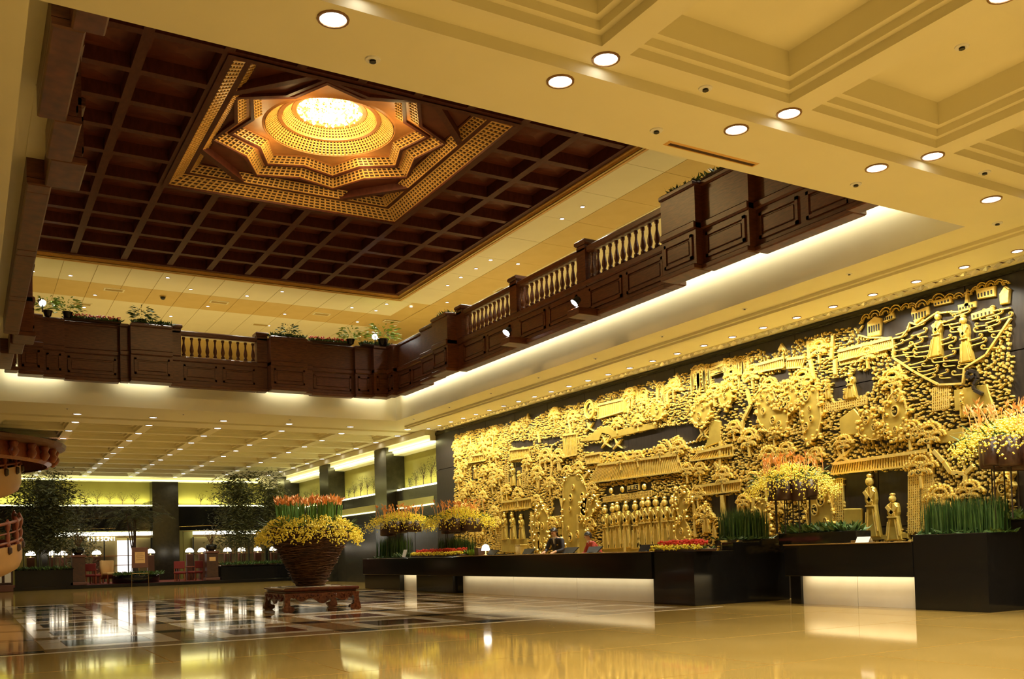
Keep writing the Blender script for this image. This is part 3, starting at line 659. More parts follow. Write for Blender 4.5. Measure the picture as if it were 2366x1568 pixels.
ROCKS = [([(22.45,3.19),(21.78,3.25),(21.4,2.75),(21.52,1.8),(21.42,1.1),(22.45,1.08),(22.69,2.04)],[(22.29,1.51,0.11),(21.78,2.0,0.1),(22.07,2.92,0.07)]),([(21.75,2.47),(21.21,2.59),(20.89,2.49),(21.1,2.16),(21.64,2.07)],[(21.55,2.38,0.05),(21.22,2.44,0.07)]),([(17.67,2.49),(17.21,2.56),(17.13,2.22),(17.34,1.94),(17.19,1.37),(17.67,1.36),(17.6,1.82),(17.68,2.16)],[(17.46,2.44,0.08),(17.32,2.23,0.06),(17.39,1.97,0.05)]),([(24.19,2.36),(23.79,2.51),(23.5,2.2),(23.46,1.46),(23.94,1.1),(24.33,1.36)],[(23.96,2.23,0.06)]),([(18.57,4.69),(18.29,4.78),(17.98,4.63),(18.04,4.4),(18.53,4.37)],[]),([(13.5,2.1),(13.25,2.26),(13.06,2.22),(12.92,1.94),(13.03,1.24),(13.5,1.24)],[(13.28,2.16,0.11),(13.18,2.0,0.11),(13.35,1.81,0.1),(13.25,1.34,0.09)]),([(15.09,1.93),(14.85,2.09),(14.64,1.97),(14.62,1.42),(15.07,1.4)],[(14.93,1.82,0.1),(14.97,1.59,0.08)]),([(13.64,4.28),(13.39,4.32),(13.16,4.2),(13.16,3.31),(13.56,3.29),(13.62,3.83)],[(13.46,4.16,0.1),(13.39,3.89,0.04),(13.49,3.53,0.07)]),([(11.59,3.57),(11.52,3.82),(11.31,3.9),(11.13,3.73),(11.16,3.34),(11.24,3.1),(11.58,3.08)],[(11.36,3.54,0.09),(11.37,3.2,0.05)]),([(12.15,3.53),(11.97,3.6),(11.64,3.32),(11.62,3.12),(12.13,3.15)],[(12.01,3.46,0.07),(11.84,3.3,0.06)]),([(14.85,4.41),(14.52,4.49),(14.19,4.08),(14.02,3.96),(14.04,3.54),(14.47,3.56),(14.77,3.73)],[(14.7,4.32,0.05)]),([(14.0,4.4),(13.75,4.42),(13.69,4.07),(13.94,3.98)],[(13.95,4.14,0.08),(13.84,4.37,0.04)]),([(14.35,4.23),(14.13,4.3),(14.02,4.08),(14.19,4.01)],[]),([(9.44,2.14),(9.26,2.18),(9.2,2.03),(9.28,1.68),(9.45,1.66)],[(9.35,1.95,0.08),(9.37,1.76,0.06)]),([(16.9,4.38),(16.63,4.59),(16.32,4.43),(16.44,4.06),(16.86,4.05)],[(16.58,4.4,0.06)]),([(16.01,4.7),(15.8,4.81),(15.64,4.67),(15.68,4.34),(15.93,4.3)],[])]
FIGS = [(25.52,3.22,0.7,1.0),(25.11,3.17,0.49,1.0),(26.12,1.53,0.87,0.9),(25.59,1.52,0.87,1.0),(25.06,1.51,0.79,1.0),(20.59,1.13,1.19,0.75),(20.31,1.13,1.21,0.75),(20.04,1.14,1.23,0.75),(19.69,1.15,1.21,0.95),(19.26,1.11,1.24,0.95),(19.02,1.14,1.27,0.9),(18.73,1.17,1.24,0.75),(18.45,1.16,1.25,0.8),(18.08,1.19,1.19,0.9),(17.85,1.19,1.2,0.75),(24.04,1.15,1.16,0.9),(12.37,3.93,0.53,1.3),(10.51,4.38,0.79,0.9),(9.91,4.17,0.83,0.8),(11.99,1.21,1.21,0.8),(11.52,1.14,0.88,1.1),(10.01,3.24,0.45,0.7),(28.02,3.65,0.46,0.9),(16.59,1.45,0.74,0.8),(12.5,3.94,0.21,1.0),(12.92,4.01,0.4,0.8),(23.42,2.9,0.2,1.2)]
DARK = [[(21.67,4.02),(20.62,4.05),(18.32,4.13),(16.46,4.05),(16.58,3.48),(17.31,3.5),(17.5,3.85),(18.29,3.78),(18.57,3.64),(20.69,3.76),(21.61,3.89)],[(21.5,4.71),(20.71,4.7),(20.66,4.51),(21.39,4.33)],[(25.66,4.64),(24.24,4.51),(24.25,4.35),(25.58,4.43)],[(24.24,4.51),(22.78,4.44),(22.79,4.3),(24.17,4.38)],[(28.33,4.09),(27.87,4.15),(27.9,3.63),(28.35,3.6)],[(25.74,3.94),(24.97,3.95),(25.01,3.18),(25.83,3.18)],[(23.21,2.64),(22.58,2.68),(22.61,2.16),(23.24,2.15)],[(26.27,2.38),(24.59,2.43),(24.64,1.49),(26.31,1.58)],[(20.7,2.37),(17.72,2.39),(17.79,1.08),(20.77,1.09)],[(12.8,4.39),(11.86,4.43),(11.88,4.05),(12.13,4.0),(12.82,3.99)],[(12.63,2.49),(11.17,2.42),(11.24,1.36),(12.69,1.17)],[(16.48,2.29),(15.59,2.28),(15.61,1.76),(16.5,1.8)],[(16.27,5.12),(15.86,5.14),(15.87,4.85),(16.24,4.85)],[(14.41,4.8),(13.98,4.78),(13.99,4.59),(14.4,4.6)],[(16.27,4.99),(15.89,5.01),(15.9,4.82),(16.25,4.79)],[(20.62,2.81),(18.61,2.8),(18.62,2.59),(20.63,2.59)]]
OUTLINE = [(29.8,1.14),(29.57,5.34),(27.86,5.32),(25.71,5.28),(24.52,5.31),(24.29,5.15),(23.26,5.32),(21.68,5.27),(20.88,5.2),(20.78,5.32),(19.45,5.31),(18.48,5.35),(17.95,5.23),(17.53,5.34),(17.12,5.3),(16.92,5.43),(16.4,5.38),(15.8,5.38),(15.49,5.37),(15.11,5.39),(14.78,5.4),(14.48,5.2),(14.18,5.24),(13.88,5.2),(13.71,5.4),(13.11,5.35),(12.99,5.4),(12.5,5.34),(12.21,5.29),(12.15,5.1),(11.37,4.89),(11.37,4.53),(10.95,4.2),(10.47,3.88),(10.0,3.82),(9.96,4.08),(9.56,4.23),(9.1,4.75),(9.13,3.21),(9.15,2.21),(9.2,0.96),(18.16,0.99),(29.8,1.14)]
CLOUD = [(11.35,4.59),(11.2,4.92),(10.84,5.07),(9.94,5.1),(9.11,4.88),(9.14,4.78),(9.56,4.26),(9.96,4.15),(10.02,3.98),(10.46,3.95),(11.04,4.27)]
SCALLOP = [(12.14,5.19),(12.12,5.36),(12.06,5.45),(11.88,5.47),(11.64,5.45),(11.41,5.46),(11.18,5.44),(11.01,5.47),(10.86,5.42),(10.64,5.41),(10.52,5.45),(10.28,5.41),(10.1,5.4),(9.93,5.37),(9.79,5.4),(9.67,5.46),(9.51,5.45),(9.35,5.44),(9.21,5.44),(9.1,5.36),(9.09,5.23)]
SCALLOP2 = [(12.15,5.13),(11.9,5.02),(11.63,4.97),(11.37,4.89),(11.17,4.89),(11.04,5.0),(11.0,5.11),(10.84,5.03),(10.66,5.08),(10.47,5.15),(10.23,5.12),(10.0,5.07),(9.83,5.08)]
CBLD = [[(11.94,5.32),(11.76,5.41),(11.61,5.33),(11.66,5.02),(11.94,5.05)],[(11.6,5.3),(11.36,5.4),(11.33,5.27),(11.57,5.23)],[(10.98,5.27),(10.94,5.4),(10.86,5.3),(10.61,5.32),(10.62,5.18),(10.91,5.06)],[(10.52,5.39),(10.16,5.38),(10.15,5.27),(10.51,5.29)],[(9.7,5.39),(9.35,5.36),(9.35,5.18),(9.68,5.21)],[(9.29,5.2),(9.19,5.31),(9.1,5.22),(9.13,5.01),(9.28,5.02)],[(9.92,5.12),(9.89,5.36),(9.86,5.44),(9.85,5.34),(9.83,5.12)],[(10.05,5.2),(9.71,5.19),(9.72,5.09),(10.03,5.07)],[(9.81,4.99),(9.39,5.02),(9.4,4.9),(9.8,4.87)]]
WILLOW = [(19.16,5.31,0.6,0.14),(18.82,5.22,0.63,0.14),(18.16,5.25,0.59,0.13),(17.95,5.07,0.51,0.1),(16.82,5.41,0.65,0.12),(16.63,5.41,0.71,0.12),(16.44,5.37,0.57,0.09),(15.71,5.36,0.59,0.11),(15.58,5.3,0.55,0.08),(16.85,5.38,0.68,0.13),(16.64,5.4,0.72,0.13),(16.43,5.36,0.64,0.1),(15.73,5.35,0.69,0.12),(15.53,5.34,0.68,0.11),(15.34,5.34,0.61,0.09),(15.18,5.32,0.46,0.09),(16.25,1.75,0.59,0.15),(15.49,2.23,0.48,0.09),(15.17,2.21,0.47,0.09),(18.56,4.86,0.49,0.11)]
TRUNKS = [[(29.21,5.0),(29.29,4.53),(29.21,4.03)],[(28.27,5.08),(28.25,4.61),(28.37,4.19)],[(27.43,5.08),(27.41,4.52)],[(26.68,4.98),(26.75,4.45)],[(23.91,4.73),(23.85,4.39)],[(22.25,4.99),(22.14,4.42),(22.28,4.44)],[(23.87,4.09),(23.82,3.55),(24.0,2.98)],[(23.25,4.15),(23.2,3.57),(23.39,2.94)],[(22.81,3.94),(22.76,3.45)],[(13.39,5.27),(13.36,4.89),(13.27,4.47)],[(12.75,5.26),(12.78,5.02),(12.82,4.79)],[(11.26,4.4),(11.24,4.03),(11.3,3.87)],[(15.17,4.56),(15.07,4.21),(15.32,3.91),(15.38,3.61)],[(10.63,2.73),(10.43,2.5),(10.3,2.3),(10.03,2.26),(9.86,2.39)],[(10.03,2.25),(10.03,2.06)],[(10.18,2.28),(10.17,2.2)],[(17.92,3.74),(17.72,3.48),(18.04,3.41)],[(16.28,3.06),(16.06,2.85),(16.29,2.68)],[(11.61,3.15),(11.19,3.04),(11.0,2.96)],[(16.06,3.52),(16.1,2.82)],[(22.8,2.65),(22.68,2.32)],[(21.58,3.12),(21.3,3.32)],[(26.27,3.23),(26.2,2.74)],[(24.44,2.33),(24.44,1.53)],[(12.73,4.46),(12.73,4.77)],[(13.76,2.4),(13.78,1.99)],[(17.03,2.28),(17.02,1.36)],[(12.93,2.45),(12.99,1.18)]]
CRANES = [(21.24,4.51,0.35),(20.49,4.0,0.4),(19.97,3.9,0.35),(16.54,4.11,0.4),(16.64,3.77,0.4),(12.62,2.82,0.5),(16.57,3.74,0.3)]
GATE = (21.15,5.01,0.27)
PLAQUE = [(19.61,2.77),(19.11,2.79),(19.12,2.63),(19.62,2.61)]
LANTERNS = [(20.34,2.7),(19.85,2.7),(18.92,2.7)]
POINTS = [[(24.65,5.16),(24.52,5.38),(24.41,5.13)],[(17.64,5.16),(17.52,5.37),(17.27,4.89),(17.75,4.94)],[(14.24,5.25),(14.13,5.39),(14.01,5.22)]]
SWIRL = [(9.62,3.57),(9.77,3.67),(9.78,3.75),(9.7,3.85),(9.73,3.97),(9.85,4.02),(9.9,3.94),(9.83,3.87),(9.71,3.93)]
mu = thing('gold_mural', 'vast gilded relief mural of gardens, pavilions and robed figures on dark stone', 'mural', (XM, 19.0, 0))
def mv(y, z, d): return (-d, y - 19.0, z)            # wall point to mural space, d proud of the wall
# dark stone slabs carrying the relief
for i in range(12):
    for j in range(4):
        y0 = 8.0 + 1.93 * i; z0 = .0 + 1.405 * j
        MB().add([mv(y0 + .004, z0 + .004, 0), mv(y0 + 1.926, z0 + .004, 0), mv(y0 + 1.926, z0 + 1.40, 0), mv(y0 + .004, z0 + 1.40, 0), mv(y0 + .010, z0 + .010, .02), mv(y0 + 1.92, z0 + .010, .02), mv(y0 + 1.92, z0 + 1.394, .02), mv(y0 + .010, z0 + 1.394, .02)],
                 [(4, 5, 6, 7), (0, 1, 5, 4), (1, 2, 6, 5), (2, 3, 7, 6), (3, 0, 4, 7)]).build('stone_slab', SLAB, mu)
MB().box(-.05, -.02, 8 - 19, 31.15 - 19, 5.50, 5.61).build('stone_cornice', BLACK, mu)
def inpoly(p, poly):
    x, y = p; c = False; n = len(poly); j = n - 1
    for i in range(n):
        xi, yi = poly[i]; xj, yj = poly[j]
        if (yi > y) != (yj > y) and x < (xj - xi) * (y - yi) / (yj - yi) + xi: c = not c
        j = i
    return c
def relief(poly, t, name, m=None, b=.02, parent=None, mb=None, base=.02):
    n = len(poly); cy = sum(p[0] for p in poly) / n; cz_ = sum(p[1] for p in poly) / n
    own = mb is None; mb = mb or MB()
    def ins(p):
        dy, dz = cy - p[0], cz_ - p[1]; L = math.hypot(dy, dz) or 1; k = min(b, L * .4) / L
        return (p[0] + dy * k, p[1] + dz * k)
    mb.ring([[mv(*p, base) for p in poly], [mv(*p, base + t * .6) for p in poly], [mv(*ins(p), base + t) for p in poly]], True, False, True)
    return mb.build(name, m or GOLD, parent or mu) if own else mb
def bar(p, q, wd, t, mb, base=.02):
    dy, dz = q[0] - p[0], q[1] - p[1]; L = math.hypot(dy, dz) or 1; ny, nz = -dz / L * wd / 2, dy / L * wd / 2
    return relief([(p[0] + ny, p[1] + nz), (p[0] - ny, p[1] - nz), (q[0] - ny, q[1] - nz), (q[0] + ny, q[1] + nz)], t, '', b=min(.012, wd * .3), mb=mb, base=base)
def lerp2(a, b, t): return (a[0] + (b[0] - a[0]) * t, a[1] + (b[1] - a[1]) * t)
def smooth2(pts, k=6):
    out = []
    n = len(pts)
    for i in range(n):
        p0, p1, p2, p3 = (pts[(i + d) % n] for d in (-1, 0, 1, 2))
        for t in range(k):
            u = t / k
            out.append(tuple(.5 * ((2 * p1[e]) + (-p0[e] + p2[e]) * u + (2 * p0[e] - 5 * p1[e] + 4 * p2[e] - p3[e]) * u * u + (-p0[e] + 3 * p1[e] - 3 * p2[e] + p3[e]) * u ** 3) for e in (0, 1)))
    return out
def strip(pts, wd, name, t=.06, m=None, parent=None, base=.04):
    mb = MB()
    for a, b in zip(pts, pts[1:]): bar(a, b, wd, t, mb, base)
    return mb.build(name, m or GOLD, parent or mu)
# --- foliage: every blob is a small raised leaf boss; one object for each patch of foliage
mr = random.Random(21)
patches = {}
ym0, ym1, zm0, zm1 = 9.05, 30.0, 1.0, 5.5
z = zm0
def n2(y, z): return math.sin(y * 1.7 + 3 * math.sin(z * 1.1)) + math.sin(z * 2.3 + 2 * math.sin(y * .9))
while z < zm1:
    y = ym0
    st = .078
    while y < ym1:
        p = (y + mr.uniform(-.035, .035), z + mr.uniform(-.03, .03)); y += st * (1.1 if n2(y, z) > .8 else .9)
        if not inpoly(p, OUTLINE) or any(inpoly(p, d) for d in DARK): continue
        v = n2(*p)
        if v < -1.5 and mr.random() < .6: continue
        key = (int((p[0] - 9) / 2.1), int((p[1] - 1) / 1.15))
        mb = patches.setdefault(key, MB())
        if v > 1.0: a, b_, h, k = .037, .036, .055, 6
        elif v > 0: a, b_, h, k = .042, .020, .05, 6
        elif v > -.9: a, b_, h, k = .022, .034, .055, 6
        else: a, b_, h, k = .040, .022, .05, 5
        a *= mr.uniform(.75, 1.15); b_ *= mr.uniform(.75, 1.15); th = mr.uniform(-.5, .5) if v < 1 else 0
        ct, s_ = math.cos(th), math.sin(th)
        lo = [];  l1 = []; 
        for i in range(k):
            an = 2 * PI * i / k; ex, ez = a * math.cos(an), b_ * math.sin(an); ex, ez = ex * ct - ez * s_, ex * s_ + ez * ct
            lo.append(mv(p[0] + ex, p[1] + ez, .02)); l1.append(mv(p[0] + ex * .7, p[1] + ez * .7, .02 + h))
        mb.ring([lo, l1], True, False, True)
    z += .064
for key in sorted(patches): patches[key].build('foliage_relief', GOLD, mu, stuff=True)
# --- tiled roofs: slab, ridge, ribs, eave
for q, n in ROOFS:
    tl, tr, br, bl = q
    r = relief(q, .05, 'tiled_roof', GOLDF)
    mb = MB()
    for i in range(n + 1): bar(lerp2(tl, tr, i / n), lerp2(bl, br, i / n), .022, .022, mb, .07)
    bar(tl, tr, .06, .05, mb, .06); bar(bl, br, .035, .04, mb, .07)
    mb.build('roof_ribs', GOLD, r); 
# --- lattice rails and patterned pillars
for q, n, m_ in RAILS:
    tl, tr, br, bl = q; mb = MB()
    for i in range(n + 1): bar(lerp2(tl, tr, i / n), lerp2(bl, br, i / n), .022, .05, mb, .03)
    for j in range(m_ + 1): bar(lerp2(tl, bl, j / m_), lerp2(tr, br, j / m_), .022, .045, mb, .03)
    r = relief(q, .025, 'lattice_rail', GOLDF); mb.build('lattice_bars', GOLD, r)
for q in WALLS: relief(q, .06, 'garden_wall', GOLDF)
def extra_holes(q, hs):
    out = []; ys = [p[0] for p in q]; zs = [p[1] for p in q]
    for k in range(60):
        p = (mr.uniform(min(ys), max(ys)), mr.uniform(min(zs), max(zs))); rad = mr.uniform(.05, .10)
        if all(inpoly((p[0] + a * rad * 1.6, p[1] + b_ * rad * 1.6), q) for a, b_ in ((1, 0), (-1, 0), (0, 1), (0, -1))) and all(math.hypot(p[0] - h[0], p[1] - h[1]) > 1.5 * (rad + h[2]) for h in hs + out): out.append((p[0], p[1], rad))
        if len(out) >= 5: break
    return out
for q, hs in ROCKS:
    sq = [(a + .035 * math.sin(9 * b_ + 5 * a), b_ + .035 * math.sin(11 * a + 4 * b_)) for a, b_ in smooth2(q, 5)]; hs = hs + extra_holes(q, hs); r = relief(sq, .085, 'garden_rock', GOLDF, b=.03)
    strip(sq + sq[:1], .028, 'rock_outline', .03, GOLD, r, .09)
    for (y, z, rad) in hs:
        ci = lambda k, d: [mv(y + rad * k * .75 * math.cos(2 * PI * i / 18), z + rad * k * math.sin(2 * PI * i / 18), d) for i in range(18)]
        MB().ring([ci(1.25, .10), ci(1.2, .135), ci(1.0, .135), ci(.95, .108)]).build('rock_eye_rim', GOLD, r)
        MB().ring([ci(1.0, .1085), ci(.02, .1085)]).build('rock_eye_hollow', SLAB, r)
        mb = MB()
        for k in range(7):
            ay, az = y + mr.uniform(-.4, .4) * rad, z + mr.uniform(-.6, .6) * rad; s = rad * .22
            mb.ring([[mv(ay + s * math.cos(2 * PI * i / 6), az + s * math.sin(2 * PI * i / 6), .1085) for i in range(6)], [mv(ay + s * .6 * math.cos(2 * PI * i / 6), az + s * .6 * math.sin(2 * PI * i / 6), .14) for i in range(6)]], True, False, True)
        mb.build('rock_eye_leaves', GOLD, r)
    mb = MB()
    for k in range(46):
        a, b_ = sq[mr.randrange(len(sq))]; a += mr.uniform(-.09, .09); b_ += mr.uniform(-.09, .09); s = mr.uniform(.025, .045)
        mb.ring([[mv(a + s * q_ * math.cos(2 * PI * i / 6), b_ + s * q_ * math.sin(2 * PI * i / 6), d) for i in range(6)] for q_, d in ((1, .03), (1, .11), (.6, .145))], True, False, True)
    mb.build('rock_creeper', GOLD, r)
# --- little trees with umbrella canopies standing proud of the foliage
def tree(y, z, s):
    tr = strip([(y, z), (y + .02 * s, z + .45 * s), (y - .02 * s, z + .9 * s)], .055 * s + .02, 'tree_stem', .07)
    mb = MB()
    for (dy, dz, w_) in ((0, .95, .42), (-.30, .70, .32), (.30, .72, .32), (-.12, .50, .26), (.2, .48, .24)):
        n = 9
        for k in range(n):
            a = PI * k / (n - 1); ly, lz = y + (dy + w_ * math.cos(a)) * s, z + (dz + w_ * .55 * math.sin(a)) * s
            for f in (1.0, .55):
                cy_, cz__ = y + dy * s + (ly - y - dy * s) * f, z + dz * s + (lz - z - dz * s) * f; q_ = .052 * s + .007
                mb.ring([[mv(cy_ + q_ * t_ * math.cos(2 * PI * i / 6 + .4), cz__ + q_ * t_ * math.sin(2 * PI * i / 6 + .4), d) for i in range(6)] for t_, d in ((1, .03), (1, .085), (.55, .115))], True, False, True)
    mb.build('tree_canopy', GOLD, tr)
nt_ = 0; tries = 0; tp = []
while nt_ < 85 and tries < 3000:
    tries += 1; y, z, s = mr.uniform(9.4, 29.6), mr.uniform(1.4, 5.0), mr.uniform(.34, .58)
    if not all(inpoly((y + a, z + b_), OUTLINE) for a, b_ in ((0, 0), (-.3 * s, .5 * s), (.3 * s, .5 * s), (0, 1.15 * s))): continue
    if any(inpoly((y + a * s, z + b_ * s), d) for d in DARK for a, b_ in ((0, .1), (0, .5), (0, 1.0), (-.5, .6), (.5, .6))): continue
    if any(inpoly((y + a * s, z + .6 * s), q) for q, n in ROOFS for a in (-.4, 0, .4)) or any(inpoly((y + a * s, z + .6 * s), q) for q, h in ROCKS for a in (-.4, 0, .4)): continue
    if any(abs(y - a) < .36 and abs(z - b_) < .42 for a, b_ in tp): continue
    tp.append((y, z)); tree(y, z, s); nt_ += 1
# --- robed figures
def figure(y, z, h, wd, lean=0.0):
    W_ = h * .13 * wd
    out = [(-1.5, 0), (1.5, 0), (1.35, .12), (1.0, .38), (.85, .52), (1.05, .60), (1.0, .70), (.85, .78), (.35, .815), (-.35, .815), (-.85, .78), (-1.0, .70), (-1.05, .60), (-.8, .52), (-1.0, .38), (-1.35, .12)]
    f = relief([(y - a * W_ + lean * b * h, z + b * h) for a, b in out], .085, 'robed_figure', GOLDF, b=.03)
    hy, hz, hr = y + lean * h * .9, z + h * .885, h * .062
    hd = MB().ring([[mv(hy + hr * k * math.cos(2 * PI * i / 12), hz + hr * 1.2 * k * math.sin(2 * PI * i / 12), d) for i in range(12)] for k, d in ((.9, .03), (1, .09), (.8, .13), (.3, .15))], True, False, True)
    hd.build('figure_head', GOLD, f)
    MB().ring([[mv(hy + hr * .8 * k * math.cos(2 * PI * i / 9), hz + hr * 1.5 + hr * .6 * k * math.sin(2 * PI * i / 9), d) for i in range(9)] for k, d in ((.9, .03), (1, .09), (.6, .12))], True, False, True).build('figure_hair_knot', GOLD, f)
    mb = MB()
    for s in (-1, 1):
        bar((y - s * .9 * W_ + lean * h * .75, z + .74 * h), (y + s * .35 * W_ + lean * h * .55, z + .55 * h), W_ * .6, .03, mb, .10)
        bar((y + s * .15 * W_ + lean * h * .8, z + .8 * h), (y + s * .45 * W_ + lean * h * .5, z + .5 * h), W_ * .18, .02, mb, .10)
        bar((y + s * .4 * W_ + lean * h * .45, z + .45 * h), (y + s * .9 * W_, z + .02 * h), W_ * .16, .02, mb, .10)
        bar((y + s * 1.1 * W_, z + .10 * h), (y + s * .8 * W_ + lean * h * .4, z + .4 * h), W_ * .14, .02, mb, .10)
    bar((y - .85 * W_ + lean * h * .5, z + .5 * h), (y + .85 * W_ + lean * h * .5, z + .5 * h), W_ * .25, .03, mb, .10)
    mb.build('robe_folds', GOLD, f)
for k, (y, z, h, wd) in enumerate(FIGS): figure(y, z, h, wd, (0, .03, -.04, .02)[k % 4] if k not in (17, 18) else (-.12, .05)[k - 17])
# --- tree trunks and branches
for q in TRUNKS: strip(q, .075, 'tree_trunk')
# --- willows: nested hanging arches
for (y, z, h, wd) in WILLOW:
    root = None
    for k in range(3):
        r = wd * (1 - .3 * k)
        pts = [(y + r * math.cos(PI * i / 10), z - wd * .2 * k - wd * 1.2 + wd * 1.2 * (1 - .3 * k) * math.sin(PI * i / 10)) for i in range(11)]
        pts = [(pts[0][0] + .01, z - h * (.95 - .12 * k))] + pts + [(pts[-1][0] - .01, z - h * (1 - .15 * k))]
        o_ = strip(pts, .026, 'willow_fronds' if root is None else 'willow_frond', .05, None, root)
        root = root or o_
# --- clouds
def scroll(y, z, s, fl):
    pts = [(y - fl * s * 1.5, z - .01), (y - fl * s * .5, z), (y + fl * s * .3, z + .01)]
    for k in range(9):
        a = -PI / 2 + k * .62; r = s * (.34 - .028 * k); pts.append((y + fl * (s * .3 + r * math.cos(a)), z + .01 + s * .34 + r * math.sin(a)))
    return pts
k = 0; tries = 0; placed = []
while k < 170 and tries < 6000:
    tries += 1
    p = (mr.uniform(9.1, 14.2), mr.uniform(3.3, 5.2)); s = mr.uniform(.09, .17)
    if not inpoly(p, CLOUD) or any(abs(p[0] - a) < .19 and abs(p[1] - b) < .07 for a, b in placed): continue
    if any(abs(p[0] - f[0]) < .22 and f[1] < p[1] < f[1] + f[2] for f in FIGS[17:19]): continue
    placed.append(p); strip(scroll(p[0], p[1], s, mr.choice((-1, 1))), .019, 'cloud_scroll', .045); k += 1
def scallop(poly):
    for a, b in zip(poly, poly[1:]):
        L = math.hypot(b[0] - a[0], b[1] - a[1]); n = max(1, int(L / .2))
        for i in range(n):
            p, q = lerp2(a, b, i / n), lerp2(a, b, (i + 1) / n); my, mz = (p[0] + q[0]) / 2, (p[1] + q[1]) / 2
            l = math.hypot(q[0] - p[0], q[1] - p[1]) / 2; an = math.atan2(q[1] - p[1], q[0] - p[0])
            for rr_ in (1.0, .55):
                strip([(my + l * rr_ * 1.1 * math.cos(an + PI - PI * t / 6), mz + l * rr_ * 1.1 * math.sin(PI * t / 6)) for t in range(7)], .017, 'cloud_arc', .04)
scallop([(a, b - .07) for a, b in SCALLOP])
strip(SCALLOP2, .03, 'cloud_border', .06)
strip(OUTLINE[30:38], .035, 'cloud_border', .06)
for q in CBLD:
    r = relief(q, .06, 'cloud_pavilion', GOLD, b=.015)
    ys = [p[0] for p in q]; zs = [p[1] for p in q]; mb = MB(); w_, h_ = max(ys) - min(ys), max(zs) - min(zs)
    if w_ > .25:
        for i in range(1, 6): mb.box(-.095, -.079, min(ys) + w_ * i / 6 - .012 - 19, min(ys) + w_ * i / 6 + .012 - 19, min(zs) + h_ * .25, min(zs) + h_ * .55)
        mb.build('pavilion_columns', SLAB, r)
for q in POINTS: relief(q, .06, 'pavilion_spire', GOLD, b=.015)
strip(SWIRL, .06, 'smoke_swirl', .06, SLAB, None, .09)
# --- moon gate
gy_, gz_, gr = GATE
ci = lambda r, d: [mv(gy_ + r * .9 * math.cos(2 * PI * i / 28), gz_ + r * math.sin(2 * PI * i / 28), d) for i in range(28)]
g = MB().ring([ci(gr, .03), ci(gr * .97, .12), ci(gr * .62, .12), ci(gr * .6, .03)]).build('moon_gate', GOLDF, mu)
MB().ring([ci(gr * 1.0, .115), ci(gr * .97, .145), ci(gr * .90, .145), ci(gr * .88, .115)]).build('gate_rim', GOLD, g)
MB().ring([ci(gr * .61, .078), ci(.01, .078)]).build('gate_opening', SLAB, g)
# --- cranes in flight
for (y, z, s) in CRANES:
    relief([(y - .5 * s, z - .35 * s), (y - .1 * s, z - .02 * s), (y - .55 * s, z + .35 * s), (y + .05 * s, z + .12 * s), (y + .35 * s, z + .5 * s), (y + .2 * s, z + .05 * s), (y + .6 * s, z - .3 * s), (y + .1 * s, z - .08 * s)], .07, 'crane', GOLD, b=.01)
# --- water lines
for (y0, y1, z, dz) in ((14.6, 21.5, 3.45, .34), (15.2, 19.0, 3.40, .2), (16.4, 19.8, 3.27, .2), (20.0, 22.8, 3.18, .1)):
    n = int((y1 - y0) / .13); mb = MB()
    for i in range(n):
        p = (y1 - (y1 - y0) * i / n, z + dz * i / n - .06); bar(p, (p[0] - .09, p[1] + .035), .035, .04, mb, .02)
    mb.build('water_ripples', GOLD, mu)
# --- name plaque with three characters
pq = relief(PLAQUE, .06, 'name_plaque', GOLD, b=.01)
py = sum(p[0] for p in PLAQUE) / 4; pz = sum(p[1] for p in PLAQUE) / 4; pw = abs(PLAQUE[0][0] - PLAQUE[1][0]); ph = PLAQUE[0][1] - PLAQUE[3][1]
relief([(py + (p[0] - py) * .88, pz + (p[1] - pz) * .76) for p in PLAQUE], .006, 'plaque_field', SLAB, b=.002, parent=pq, base=.08)
for k, ch in enumerate('\u5712\u89c0\u5927'):
    o_ = text_mesh('plaque_character', ch, ph * .62, .008, GOLD, pq); o_.matrix_local = Matrix(((0, 0, -1, -.095), (-1, 0, 0, py + pw * .27 - pw * .27 * k - 19.0), (0, 1, 0, pz), (0, 0, 0, 1)))
for (y, z) in LANTERNS:
    l = MB().ring([[mv(y + r * math.cos(2 * PI * i / 12) * .9, z + r * math.sin(2 * PI * i / 12), d) for i in range(12)] for r, d in ((.08, .03), (.08, .06), (.06, .09), (.02, .10))], True, False, True).build('palace_lantern', GOLD, mu)
# hall columns, beams
for (y, z0, z1, w_) in ((21.9, 1.05, 2.15, .05), (19.75, 1.05, 2.2, .05), (18.2, 1.05, 2.25, .05), (16.05, 1.05, 2.3, .05), (24.1, 1.05, 1.9, .04)):
    relief([(y - w_, z0), (y + w_, z0), (y + w_, z1), (y - w_, z1)], .09, 'hall_column', GOLD, b=.015)
# ================================================================ RECEPTION DESK
dk = thing('reception_desk', 'long black granite reception desk with lit cream recess below', 'desk', (12.5, 19.0, 0))
D = lambda x0, x1, y0, y1, z0, z1: (x0 - 12.5, x1 - 12.5, y0 - 19, y1 - 19, z0, z1)
MB().bev(*D(11.93, 13.0, 14.95, 30.9, .50, 1.04), .008).build('desk_slab', BLACK, dk)
MB().bev(*D(11.90, 13.0, 14.95, 23.6, 1.04, 1.06), .006).build('counter_edge', BRASS, dk)
for y0, y1 in ((15.1, 18.0), (18.0, 20.9), (20.9, 23.75)):
    MB().bev(*D(12.17, 12.25, y0 + .004, y1 - .004, .0, .50), .004).build('recess_panel', WHITEP, dk)
MB().bev(*D(11.97, 13.0, 13.72, 14.95, 0, 1.04), .008).build('pedestal', BLACK, dk)
MB().bev(*D(11.97, 13.0, 24.0, 26.5, 0, .50), .008).build('pedestal', BLACK, dk)
MB().bev(*D(12.0, 13.0, 27.85, 30.9, 0, .50), .008).build('pedestal', BLACK, dk)
